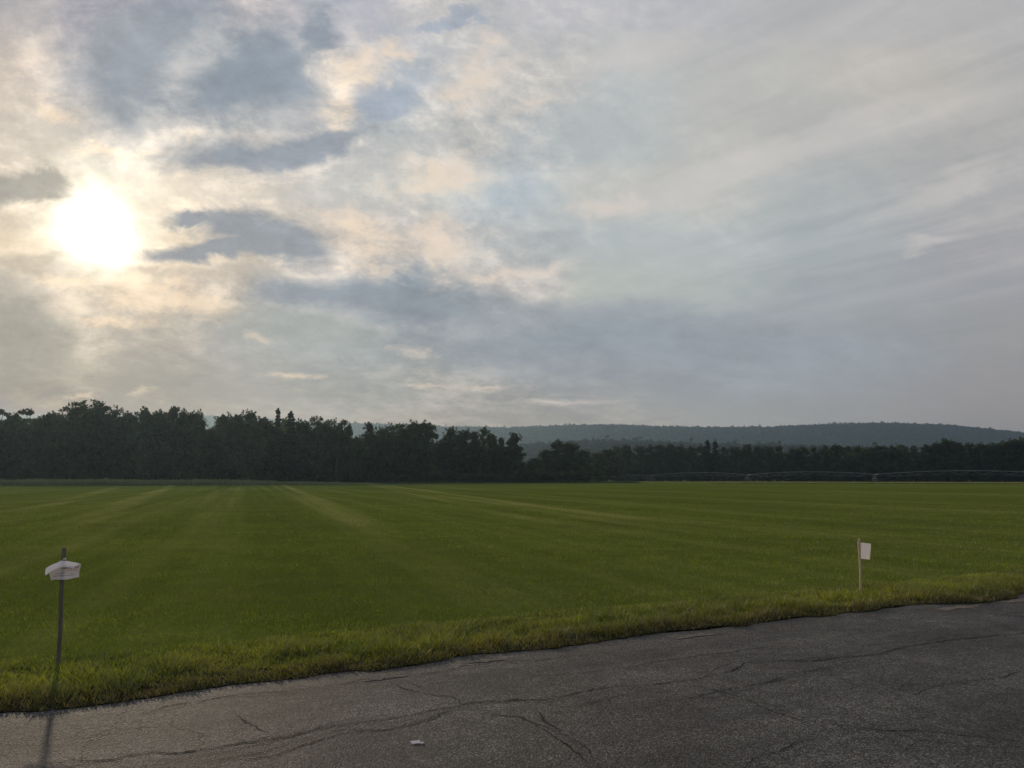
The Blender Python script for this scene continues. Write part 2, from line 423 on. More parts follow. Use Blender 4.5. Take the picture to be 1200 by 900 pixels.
def leafy(name, base, trans, tw=0.4, gloss=0.06, use_col=True, rnd=0.0):
    """thin leaves and blades: reflect, let light through, shine a little"""
    m, n, out = mat_new(name)
    b, t = base, trans
    if use_col:
        vc = n.new('ShaderNodeVertexColor', layer_name='Col').outputs[0]
        b = n.mix(1.0, vc, base, 'MULTIPLY'); t = n.mix(1.0, vc, trans, 'MULTIPLY')
    if rnd:
        oi = n.new('ShaderNodeObjectInfo').outputs['Random']
        k = n.linmap(oi, 0, 1, 1 - rnd, 1 + rnd)
        b = n.vm('SCALE', b, scale=k); t = n.vm('SCALE', t, scale=k)
    d = n.new('ShaderNodeBsdfDiffuse'); n.put(d.inputs[0], b)
    tr = n.new('ShaderNodeBsdfTranslucent'); n.put(tr.inputs[0], t)
    g = n.new('ShaderNodeBsdfGlossy'); g.inputs['Roughness'].default_value = 0.5; n.put(g.inputs[0], (0.8, 0.8, 0.75))
    m1 = n.new('ShaderNodeMixShader'); m1.inputs[0].default_value = tw
    n.nt.links.new(d.outputs[0], m1.inputs[1]); n.nt.links.new(tr.outputs[0], m1.inputs[2])
    m2 = n.new('ShaderNodeMixShader'); m2.inputs[0].default_value = gloss
    n.nt.links.new(m1.outputs[0], m2.inputs[1]); n.nt.links.new(g.outputs[0], m2.inputs[2])
    n.nt.links.new(m2.outputs[0], out.inputs['Surface'])
    return m


# ------------------------------------------------------------------ road frame: s runs along the edge, t towards the field
E0, E1 = ground(0, 834), ground(1200, 697)
RD = (E1 - E0).normalized(); RN = Vector((-RD.y, RD.x, 0))
def st(s, t, z=0.0):
    p = E0 + RD * s + RN * t
    return Vector((p.x, p.y, z))
def to_st(x, y):
    ex, ey = x - E0.x, y - E0.y
    return ex * RD.x + ey * RD.y, ex * RN.x + ey * RN.y
RZ = 0.03

# ------------------------------------------------------------------ field sheet
ROW_AZ = R(-18.5)
def field_material():
    m, n, out = mat_new('mown_turf')
    pos = n.new('ShaderNodeNewGeometry').outputs['Position']
    x, y, z = n.sep(pos)
    ca, sa = math.cos(ROW_AZ), math.sin(ROW_AZ)
    c = n.m('SUBTRACT', n.m('MULTIPLY', x, ca), n.m('MULTIPLY', y, sa))
    l = n.m('ADD', n.m('MULTIPLY', x, sa), n.m('MULTIPLY', y, ca))
    warp = n.m('MULTIPLY', n.m('SUBTRACT', n.noise(pos, 0.02, 2), 0.5), 3.0)
    cw = n.m('ADD', c, warp)
    row = n.noise(n.xyz(n.m('MULTIPLY', cw, 0.55), n.m('MULTIPLY', l, 0.006), 0), 1.0, 4, 0.6)
    row2 = n.noise(n.xyz(n.m('MULTIPLY', cw, 2.2), n.m('MULTIPLY', l, 0.012), 4), 1.0, 3, 0.6)
    cross = n.noise(n.xyz(n.m('MULTIPLY', x, 0.05), n.m('MULTIPLY', y, 0.4), 2), 1.0, 4, 0.6)
    patch = n.noise(pos, 0.06, 5, 0.6)
    fine = n.noise(pos, 9.0, 5, 0.7)
    fine2 = n.noise(pos, 1.4, 4, 0.65)
    v = n.m('ADD', n.m('MULTIPLY', n.m('SUBTRACT', row, 0.5), 1.35), n.m('MULTIPLY', n.m('SUBTRACT', row2, 0.5), 0.4))
    v = n.m('ADD', v, n.m('MULTIPLY', n.m('SUBTRACT', cross, 0.5), 0.55))
    v = n.m('ADD', v, n.m('MULTIPLY', n.m('SUBTRACT', patch, 0.5), 0.5))
    v = n.m('ADD', v, n.m('MULTIPLY', n.m('SUBTRACT', fine, 0.5), 0.5))
    v = n.m('ADD', v, n.m('MULTIPLY', n.m('SUBTRACT', fine2, 0.5), 0.35))
    # pale wheel tracks left by the mower and the spray tractor
    for (a, b, w, k) in TRACKS:
        A, B = ground(*a), ground(*b)
        d = (B - A).normalized(); nx, ny = -d.y, d.x
        dist = n.m('ABSOLUTE', n.m('SUBTRACT', n.m('ADD', n.m('MULTIPLY', x, nx), n.m('MULTIPLY', y, ny)), nx * A.x + ny * A.y + 0.0))
        dist = n.m('ADD', dist, n.m('MULTIPLY', n.m('SUBTRACT', n.noise(pos, 0.12, 2), 0.5), w * 0.9))
        tr = n.smooth(dist, w, w * 0.25)
        keep = n.smooth(y, min(A.y, B.y) * 0.8, min(A.y, B.y) * 1.3)
        v = n.m('ADD', v, n.m('MULTIPLY', n.m('MULTIPLY', tr, keep), k))
    base = n.ramp(n.m('ADD', v, 0.5), [(0.0, (0.046, 0.062, 0.010)), (0.5, (0.090, 0.118, 0.020)), (1.0, (0.20, 0.205, 0.062))])[0]
    # bare earth under the verge by the road
    d = n.new('ShaderNodeBsdfDiffuse'); n.put(d.inputs[0], base)
    hb = n.m('ADD', n.m('MULTIPLY', fine, 1.0), n.m('MULTIPLY', fine2, 0.7))
    n.put(d.inputs['Normal'], bump(n, hb, 0.8, 0.06))
    n.nt.links.new(d.outputs[0], out.inputs['Surface'])
    return m

TRACKS = [((192, 573), (60, 625), 1.22, 0.3), ((120, 575), (-20, 612), 1.08, 0.22), ((345, 574), (455, 622), 0.94, 0.38), ((330, 574), (425, 618), 0.68, 0.22), ((505, 576), (770, 612), 0.94, 0.4), ((520, 581), (790, 622), 0.68, 0.22), ((470, 576), (640, 612), 0.81, 0.2), ((560, 574), (900, 604), 0.94, 0.18), ((250, 574), (235, 640), 0.81, 0.12)]
M_FIELD = field_material()
G = 4200
def sheet(name, pts, mat, z):
    bm = bmesh.new()
    bm.faces.new([bm.verts.new((p[0], p[1], z)) for p in pts])
    o = bm_obj(name, bm, mat); tag(o, kind='structure'); return o
sheet('field', [(-G, -G), (G, -G), (G, G), (-G, G)], M_FIELD, 0.0)

# shoulder: dirt and broken stone between the turf and the asphalt
def dirt_material():
    m, n, out = mat_new('shoulder_dirt')
    pos = n.new('ShaderNodeNewGeometry').outputs['Position']
    a = n.noise(pos, 3.0, 6, 0.65); b = n.noise(pos, 60.0, 3, 0.7)
    base = n.ramp(n.m('ADD', n.m('MULTIPLY', a, 0.6), n.m('MULTIPLY', b, 0.4)), [(0.3, (0.045, 0.034, 0.022)), (0.55, (0.11, 0.09, 0.068)), (0.8, (0.24, 0.21, 0.175))])[0]
    principled(n, out, base, 0.9, 0.2, normal=bump(n, b, 0.8, 0.02))
    return m
M_DIRT = dirt_material()
NS = 2400
ss = np.linspace(-60, 90, NS)
def strip(name, t_lo, t_hi, z_lo, z_hi, mat, thick=None):
    """long band along the road with given ragged sides (arrays over ss)"""
    V = np.zeros((NS, 2, 3))
    for k, (t, z) in enumerate(((t_lo, z_lo), (t_hi, z_hi))):
        V[:, k, 0] = E0.x + RD.x * ss + RN.x * t; V[:, k, 1] = E0.y + RD.y * ss + RN.y * t; V[:, k, 2] = z
    i = np.arange(NS - 1) * 2
    f = np.stack([i, i + 2, i + 3, i + 1], 1)
    return np_mesh(name, V.reshape(-1, 3), [f], mat)
ww = vnoise(ss + 500, ss * 0, 1.7, 5, 3) - .5
tag(strip('shoulder', ss * 0 - .5, .22 + ww * .35, .004, .004, M_DIRT), kind='structure')
def soil_shade_material():
    m, n, out = mat_new('soil_and_edge_shade')
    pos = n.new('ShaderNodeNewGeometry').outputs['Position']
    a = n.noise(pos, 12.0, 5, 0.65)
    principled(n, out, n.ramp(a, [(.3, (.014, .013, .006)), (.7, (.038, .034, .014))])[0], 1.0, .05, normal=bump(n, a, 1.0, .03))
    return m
M_SOIL_SHADE = soil_shade_material()  # dark soil under the verge; the edge mat uses it as painted shadow
tag(strip('verge_soil', .16 + ww * .35, 1.0 + (vnoise(ss + 77, ss * 0, .7, 8, 3) - .5) * .6, .008, .008, M_SOIL_SHADE), kind='structure')
tag(strip('far_shoulder', ss * 0 - 9.2, ss * 0 - 6.0, .004, .004, M_DIRT), kind='structure')

# ------------------------------------------------------------------ asphalt
def asphalt_material():
    m, n, out = mat_new('worn_asphalt')
    pos = n.new('ShaderNodeNewGeometry').outputs['Position']
    rot = n.new('ShaderNodeMapping'); n.put(rot.inputs['Vector'], pos); rot.inputs['Rotation'].default_value = (0, 0, -math.atan2(RD.y, RD.x))
    rx, ry, _ = n.sep(rot.outputs[0])
    v = n.new('ShaderNodeTexVoronoi'); n.put(v.inputs['Vector'], pos); v.inputs['Scale'].default_value = 105.0
    stone = n.sep(v.outputs['Color'])[0]
    v2 = n.new('ShaderNodeTexVoronoi'); n.put(v2.inputs['Vector'], pos); v2.inputs['Scale'].default_value = 215.0
    stone2 = n.sep(v2.outputs['Color'])[1]
    big = n.noise(pos, 0.7, 5, 0.6); mid = n.noise(pos, 6.0, 5, 0.65)
    lane = n.noise(n.xyz(n.m('MULTIPLY', rx, 0.12), n.m('MULTIPLY', ry, 1.5), 0), 1.0, 4, 0.6)
    val = n.m('ADD', n.m('MULTIPLY', stone, 0.48), n.m('MULTIPLY', stone2, 0.26))
    val = n.m('ADD', val, n.m('MULTIPLY', n.m('SUBTRACT', big, 0.5), 0.5))
    val = n.m('ADD', val, n.m('MULTIPLY', n.m('SUBTRACT', mid, 0.5), 0.3))
    val = n.m('ADD', val, n.m('MULTIPLY', n.m('SUBTRACT', lane, 0.5), 0.45))
    base = n.ramp(val, [(0.02, (0.010, 0.010, 0.0105)), (0.30, (0.032, 0.031, 0.031)), (0.52, (0.078, 0.075, 0.073)), (0.78, (0.25, 0.235, 0.215))])[0]
    # hairline crazing here and there
    wv = n.vm('ADD', pos, n.vm('SCALE', n.noise(pos, 3.0, 4, 0.6, out='Color'), scale=0.35))
    cr = n.new('ShaderNodeTexVoronoi', feature='DISTANCE_TO_EDGE'); n.put(cr.inputs['Vector'], wv); cr.inputs['Scale'].default_value = 1.9
    crack = n.m('MULTIPLY', n.smooth(cr.outputs['Distance'], 0.014, 0.003), n.smooth(n.noise(pos, 0.5, 3), 0.46, 0.62))
    base = n.mix(n.m('MULTIPLY', crack, 0.8), base, (0.018, 0.017, 0.016))
    h = n.m('ADD', n.m('ADD', n.m('MULTIPLY', v.outputs['Distance'], -0.9), n.m('MULTIPLY', stone, 0.5)), n.m('MULTIPLY', mid, 0.3))
    h = n.m('SUBTRACT', h, n.m('MULTIPLY', crack, 1.5))
    principled(n, out, base, n.linmap(stone2, 0, 1, 0.70, 0.93), 0.20, normal=bump(n, h, 0.8, 0.006))
    return m
M_ASPH = asphalt_material()
edge_t = (vnoise(ss + 900, ss * 0, 0.9, 21, 5) - .5) * .30 + (vnoise(ss + 200, ss * 0, 6, 33, 2) - .5) * .06 + .02
cols_t = np.array([0, -.03, -.5, -1.5, -3.0, -4.5, -6.0, -6.9])
VV = np.zeros((NS, len(cols_t) + 1, 3))
for k, t0 in enumerate(cols_t):
    t = t0 + (edge_t if k < 2 else 0)
    VV[:, k + 1, 0] = E0.x + RD.x * ss + RN.x * t; VV[:, k + 1, 1] = E0.y + RD.y * ss + RN.y * t
    VV[:, k + 1, 2] = (RZ - .008) if k == 0 else RZ
VV[:, 0] = VV[:, 1]; VV[:, 0, 2] = -.02
nc = len(cols_t) + 1
i = (np.arange(NS - 1)[:, None] * nc + np.arange(nc - 1)[None, :]).ravel()
road = np_mesh('road', VV.reshape(-1, 3), [np.stack([i, i + 1, i + nc + 1, i + nc], 1)[:, ::-1]], M_ASPH)
tag(road, kind='structure')

# dark mat under the grass fringe, painting in the shadow line along the edge
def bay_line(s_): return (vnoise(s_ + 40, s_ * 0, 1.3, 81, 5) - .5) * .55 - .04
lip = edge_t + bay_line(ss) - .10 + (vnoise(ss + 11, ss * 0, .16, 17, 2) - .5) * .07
tag(strip('edge_shade_mat', lip, np.maximum(lip + .05, edge_t + .30), RZ + .006, RZ + .012, M_SOIL_SHADE), kind='structure')

# open cracks with ragged sides
def tar_material():
    m, n, out = mat_new('crack_fill')
    pos = n.new('ShaderNodeNewGeometry').outputs['Position']
    base = n.ramp(n.noise(pos, 40, 3), [(0.3, (0.008, 0.008, 0.008)), (0.7, (0.035, 0.033, 0.03))])[0]
    principled(n, out, base, 0.95, 0.05); return m
M_TAR = tar_material()
CRACKS = [
    [(150, 838), (196, 828), (253, 819), (283, 814), (333, 810), (377, 803), (400, 800), (443, 795), (500, 787), (547, 780), (640, 772), (720, 762)],
    [(272, 832), (293, 843), (310, 855), (320, 862)],
    [(33, 897), (110, 887), (160, 883), (213, 883), (257, 877), (290, 870), (333, 863), (400, 847), (457, 840), (497, 832), (543, 828), (600, 820), (653, 817), (700, 807), (750, 802), (800, 797), (840, 788), (873, 777), (947, 775), (1030, 765), (1087, 753), (1133, 747), (1200, 740), (1290, 728)],
    [(233, 895), (320, 885), (357, 872), (400, 857), (450, 853), (510, 843), (552, 829)],
    [(457, 797), (490, 810), (520, 818), (543, 828)],
    [(567, 837), (613, 838), (633, 853), (663, 872), (687, 890), (700, 899)],
    [(627, 830), (640, 843), (660, 855), (655, 866)],
    [(667, 827), (707, 817), (760, 812)],
    [(800, 820), (857, 807), (900, 797), (960, 783), (1013, 772)],
    [(820, 803), (867, 817), (907, 833), (937, 842), (973, 848), (1017, 853), (1067, 853), (1133, 860), (1210, 868)],
    [(940, 863), (917, 878), (883, 897), (860, 915)],
    [(610, 792), (690, 786), (770, 775), (850, 764), (930, 755)],
    [(1060, 815), (1110, 800), (1150, 797), (1210, 785)],
]
cv, cf = [], []
STRANDS = [(c, 0.0, 1.0) for c in CRACKS] + [(CRACKS[k], o, .62) for k, o in ((0, -.05), (2, .06), (2, -.07), (3, .05), (5, .04), (8, -.06), (9, .06), (9, -.05), (11, .07), (12, .06), (4, .04))]
for ci, (line, aside, thin) in enumerate(STRANDS):
    P = [ground(*p, z=RZ + .004) for p in line]
    rg = np.random.default_rng(100 + ci); pts = []
    for a, b in zip(P, P[1:]):
        k = max(2, int((b - a).length / 0.025))
        pts += [a.lerp(b, j / k) for j in range(k)]
    pts.append(P[-1]); pts = np.array([tuple(p) for p in pts])
    d = np.gradient(pts, axis=0); nn = np.stack([-d[:, 1], d[:, 0], d[:, 2] * 0], 1); nn /= np.linalg.norm(nn, axis=1)[:, None] + 1e-9
    wob = (vnoise(np.arange(len(pts)) * 1.0 + ci * 37, np.zeros(len(pts)), 22, 60, 6) - .5) * .22 + rg.normal(0, .0045, len(pts)) + aside
    pts = pts + nn * wob[:, None]
    w = .0026 + .0095 * np.clip(vnoise(np.arange(len(pts)) * 1.0, np.full(len(pts), ci * 3.3), 6, 70, 3) - .3, 0, 1)
    w *= np.clip(np.minimum(np.arange(len(pts)), np.arange(len(pts))[::-1]) / 8, .15, 1) * (1.25 if ci == 2 else thin)
    if thin < 1: w = w * np.clip(vnoise(np.arange(len(pts)) * 1.0, np.full(len(pts), ci * 7.1), 30, 75, 2) * 5 - 2, .05, 1)
    base = sum(len(v) for v in cv)
    cv.append(np.stack([pts + nn * (w * rg.uniform(.4, 1.2, len(pts)))[:, None], pts - nn * (w * rg.uniform(.4, 1.2, len(pts)))[:, None]], 1).reshape(-1, 3))
    j = base + np.arange(len(pts) - 1) * 2
    cf.append(np.stack([j, j + 1, j + 3, j + 2], 1))
ck = np_mesh('road_cracks', np.concatenate(cv), cf, M_TAR); tag(ck, kind='structure')

# thin washes of pale sand where the grass has let go of the edge
def sand_wash(px, py, ls, lt, seed):
    c = ground(px, py, RZ); s0, t0 = to_st(c.x, c.y); rg = np.random.default_rng(seed); n = 26
    bm = bmesh.new(); ring = []
    for k in range(n):
        a_ = 2 * math.pi * k / n; r = rg.uniform(.3, 1.25)
        ring.append(bm.verts.new(st(s0 + math.cos(a_) * ls * r, t0 + math.sin(a_) * lt * r, RZ + .004)))
    cc = bm.verts.new(st(s0, t0, RZ + .009))
    for k in range(n): bm.faces.new((ring[k], ring[(k + 1) % n], cc))
    tag(bm_obj('sand_wash', bm, M_SAND), kind='structure')
def sand_material():
    m, n, out = mat_new('pale_sand')
    pos = n.new('ShaderNodeNewGeometry').outputs['Position']
    f = n.noise(pos, 30, 5, .7)
    principled(n, out, n.ramp(f, [(.3, (.07, .06, .05)), (.7, (.22, .19, .155))])[0], .95, .1, normal=bump(n, f, .6, .01)); return m
M_SAND = sand_material()
for q in ((566, 775, .22, .06, 1), (816, 745, .34, .07, 2), (1125, 712, .5, .09, 4), (1190, 704, .6, .10, 8), (452, 795, .16, .05, 5)):
    sand_wash(*q)

# loose stones along the broken edge
def stones(name, N, tfun, size, mat, seed, z0=0.004):
    rg = np.random.default_rng(seed)
    s = rg.uniform(-6, 26, N); t = tfun(rg, s)
    sz = size * rg.lognormal(0, .45, N)
    octa = np.array([[1, 0, 0], [0, 1, 0], [-1, 0, 0], [0, -1, 0], [0, 0, .8], [0, 0, -.5]], float)
    V = octa[None] * rg.uniform(.6, 1.2, (N, 6, 1)) * sz[:, None, None]
    a = rg.uniform(0, 6.28, N); c, sn = np.cos(a), np.sin(a)
    X = V[..., 0] * c[:, None] - V[..., 1] * sn[:, None]; Y = V[..., 0] * sn[:, None] + V[..., 1] * c[:, None]
    X += (E0.x + RD.x * s + RN.x * t)[:, None]; Y += (E0.y + RD.y * s + RN.y * t)[:, None]
    et = np.interp(s, ss, edge_t)
    zz = np.where(t < et, RZ, z0)
    Z = V[..., 2] + (zz + sz * .3)[:, None]
    tri = np.array([[0, 1, 4], [1, 2, 4], [2, 3, 4], [3, 0, 4], [1, 0, 5], [2, 1, 5], [3, 2, 5], [0, 3, 5]])
    f = (np.arange(N)[:, None, None] * 6 + tri[None]).reshape(-1, 3)
    cols = np.repeat(rg.uniform(.5, 1.3, (N, 1)) * np.array([[1, .95, .88]]), 6, 0)
    return np_mesh(name, np.stack([X, Y, Z], -1).reshape(-1, 3), [f], mat, cols)
def stone_material():
    m, n, out = mat_new('crushed_stone')
    vc = n.new('ShaderNodeVertexColor', layer_name='Col').outputs[0]
    pos = n.new('ShaderNodeNewGeometry').outputs['Position']
    b = n.mix(1.0, vc, n.ramp(n.noise(pos, 50, 3), [(.3, (.09, .085, .075)), (.7, (.20, .185, .165))])[0], 'MULTIPLY')
    principled(n, out, b, .85, .25); return m
M_STONE = stone_material()
tag(stones('roadside_gravel', 2200, lambda rg, s: np.interp(s, ss, edge_t) + rg.normal(.0, .09, len(s)), .0042, M_STONE, 5), 'loose grey and tan gravel crumbling along the broken edge of the asphalt road', 'gravel', kind='stuff')

# ------------------------------------------------------------------ grass
def blades(name, x, y, h, w, lean, leandir, cols, mat, seg=2, z0=0.0, droop=0.5):
    """tapered bent blades; everything is an array over blades"""
    N = len(x); rg = np.random.default_rng(N)
    fa = rg.uniform(0, 2 * np.pi, N)                      # the way the flat side faces
    px, py = np.cos(fa), np.sin(fa)
    lv = []
    for k in range(seg + 1):
        f = k / seg
        out = lean * h * (f * (1 - droop) + droop * f * f)
        zz = h * np.sqrt(np.clip(1 - (lean * .75) ** 2, .05, 1)) * (f - droop * .35 * lean * f * f)
        cx = x + np.cos(leandir) * out; cy = y + np.sin(leandir) * out
        ww = w * (1 - f) ** .7 * .5 * (0.75 if k == 0 else 1)
        if k < seg:
            lv.append(np.stack([cx - px * ww, cy - py * ww, z0 + zz], 1)); lv.append(np.stack([cx + px * ww, cy + py * ww, z0 + zz], 1))
        else:
            lv.append(np.stack([cx, cy, z0 + zz], 1))
    nv = len(lv)
    V = np.stack(lv, 1).reshape(-1, 3)
    b = np.arange(N) * nv
    fs = []
    for k in range(seg - 1):
        fs.append(np.stack([b + 2 * k, b + 2 * k + 1, b + 2 * k + 3, b + 2 * k + 2], 1))
    fs.append(np.stack([b + 2 * seg - 2, b + 2 * seg - 1, b + 2 * seg], 1))
    return np_mesh(name, V, fs, mat, np.repeat(cols, nv, 0))

M_BLADE = leafy('grass_blade', (1, 1, 1), (1.7, 1.55, .8), 0.52, 0.05)
GREEN = np.array([.075, .108, .016]); LIME = np.array([.195, .228, .028]); STRAW = np.array([.135, .118, .046]); DEEP = np.array([.038, .060, .011]); BROWN = np.array([.062, .052, .024])
def mixc(a, b, f): return a * (1 - f[:, None]) + b * f[:, None]

# tall verge grass leaning over the road edge
rg = np.random.default_rng(3)
N = 170000
s = rg.uniform(-4.5, 24, N); t = rg.uniform(-.45, 1.65, N)
et = np.interp(s, ss, edge_t)
bay = bay_line(s)      # the ragged roadside line
keep = t > et + bay - .12
far = rg.random(N) < np.clip(1.6 - (t - .9) * 1.1, 0, 1)
keep &= far
s, t, bay, et = s[keep], t[keep], bay[keep], et[keep]; N = len(s)
x = E0.x + RD.x * s + RN.x * t; y = E0.y + RD.y * s + RN.y * t
cl = vnoise(x + 50, y + 50, .28, 4, 3); cl2 = vnoise(x + 50, y + 50, 1.1, 9, 2)
d0 = t - (et + bay - .12)
prof = np.interp(d0, [0, .2, .55, 1.0, 1.7], [.05, .12, .165, .14, .055])
h = prof * np.clip(.15 + 1.7 * (cl - .2), .25, 1.7) * rg.uniform(.6, 1.35, N)
cols = mixc(np.tile(GREEN, (N, 1)), LIME, np.clip((cl2 - .35) * 1.8 + rg.normal(0, .25, N), 0, 1))
cols = mixc(cols, DEEP, np.clip(rg.normal(.1, .25, N), 0, .8))
dry = np.clip(np.interp(d0, [0, .15, .35, .7], [.95, .75, .42, .10]) + (vnoise(x + 20, y + 70, .6, 14, 3) - .5) * .9 + rg.normal(0, .18, N), 0, 1)
cols = mixc(cols, np.where(rg.random((N, 1)) < .5, STRAW, BROWN), dry * .85)
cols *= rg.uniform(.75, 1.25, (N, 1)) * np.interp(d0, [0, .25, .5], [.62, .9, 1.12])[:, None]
vz = np.where(t < et + .31, RZ + .006, .008)
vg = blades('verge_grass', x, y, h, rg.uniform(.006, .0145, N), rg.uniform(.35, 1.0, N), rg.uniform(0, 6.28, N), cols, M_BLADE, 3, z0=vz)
tag(vg, 'long uncut yellow green grass with dry tufts lining the road edge', 'grass', kind='stuff')

# short turf behind it, thinning with distance
xs, ys, hs, ws = [], [], [], []
for (d_lo, d_hi, dens, hh, wd) in ((4.5, 8, 1500, .040, .0055), (8, 12, 1000, .042, .0075), (12, 18, 560, .040, .010), (18, 28, 260, .036, .016), (28, 46, 95, .034, .024), (46, 80, 18, .034, .036)):
    A = .5 * ((d_hi + 2) + (d_lo + 2)) * 2 * .74 * (d_hi - d_lo)
    n = int(A * dens)
    yy = np.sqrt(rg.uniform(d_lo ** 2, d_hi ** 2, n)); xx = rg.uniform(-1, 1, n) * (.70 * yy + 1.5)
    s_, t_ = to_st(xx, yy)
    k = (t_ > .75)
    xs.append(xx[k]); ys.append(yy[k]); hs.append(hh * rg.uniform(.5, 1.4, k.sum())); ws.append(wd * rg.uniform(.7, 1.3, k.sum()))
x, y, h, w = map(np.concatenate, (xs, ys, hs, ws)); N = len(x)
cl = vnoise(x + 80, y + 20, .5, 24, 3); cl2 = vnoise(x + 90, y + 20, 3.5, 29, 3)
cols = mixc(np.tile(GREEN * .95, (N, 1)), LIME, np.clip((cl - .4) * 1.2 + rg.normal(0, .22, N), 0, 1) * .8)
cols = mixc(cols, DEEP, np.clip((cl2 - .45) * 1.6 + rg.normal(.05, .2, N), 0, .7))
cols = mixc(cols, STRAW, np.clip(rg.normal(-.22, .16, N), 0, .4))
cols *= rg.uniform(.8, 1.2, (N, 1))
h *= (.4 + 1.2 * cl)
tf = blades('turf_grass', x, y, h, w, rg.uniform(.2, .95, N), rg.uniform(0, 6.28, N), cols, M_BLADE, 2)
tag(tf, 'short dense green turf of the mown sod field behind the verge', 'grass', kind='stuff')

# belts of tall growth at the far side of the field
def belt(name, poly_x, near, far, height, width, dens, cols0, label, cat, seed, taper=1.0):
    rg = np.random.default_rng(seed)
    n = int((poly_x[1] - poly_x[0]) * np.mean([b - a for a, b in zip(near, far)]) * dens)
    x = rg.uniform(poly_x[0], poly_x[1], n)
    lo = np.interp(x, np.linspace(*poly_x, len(near)), near); hi = np.interp(x, np.linspace(*poly_x, len(far)), far)
    f = rg.random(n) ** 1.5
    y = lo + (hi - lo) * f
    cl = vnoise(x + 900, y + 900, 3.0, seed, 4)
    c = mixc(np.tile(np.array(cols0[0]), (n, 1)), np.array(cols0[1]), np.clip((cl - .4) * 2 + rg.normal(0, .2, n), 0, 1))
    h = height * (.55 + .8 * cl) * rg.uniform(.7, 1.2, n) * np.clip((poly_x[1] - x) / taper, .12, 1)
    o = blades(name, x, y, h, np.full(n, width) * rg.uniform(.6, 1.4, n), rg.uniform(.1, .6, n), rg.uniform(0, 6.28, n), c, M_BLADE, 2)
    tag(o, label, cat, kind='stuff'); return o
belt('tall_crop', (-190, -24), (150, 152, 161, 190), (178, 178, 183, 199), 1.35, .26, 12, ((.13, .16, .085), (.17, .20, .12)), 'dull green belt of tall crop between the mown field and the left wood', 'crop', 41, 45.0)
belt('rough_meadow', (-48, 40), (196, 222, 236, 238), (214, 236, 252, 256), .55, .16, 12, ((.030, .062, .016), (.062, .105, .028)), 'rough uncut meadow grass before the trees in the middle', 'meadow', 42)
belt('dry_grass_strip', (38, 175), (268, 246, 222, 196), (276, 254, 230, 204), .42, .12, 14, ((.12, .135, .06), (.20, .20, .10)), 'pale dry grass strip beneath the irrigation boom', 'grass', 43)
belt('dark_grass_strip', (60, 170), (226, 214, 200, 180), (236, 224, 210, 190), .25, .12, 10, ((.03, .045, .014), (.045, .06, .018)), 'dark grass strip between the lawn and the pale dry strip', 'grass', 44)

# ------------------------------------------------------------------ hills
M_HILL = leafy('hill_forest', (.022, .032, .020), (.014, .02, .01), 0.15, 0.02)
def hill_soil():
    m, n, out = mat_new('forest_floor')
    pos = n.new('ShaderNodeNewGeometry').outputs['Position']
    a = n.noise(pos, .03, 6, .65)
    principled(n, out, n.ramp(a, [(.3, (.016, .024, .012)), (.7, (.038, .050, .024))])[0], .95, .05, normal=bump(n, n.noise(pos, .09, 5, .7), 1.0, 8.0))
    return m
M_SOIL = hill_soil()

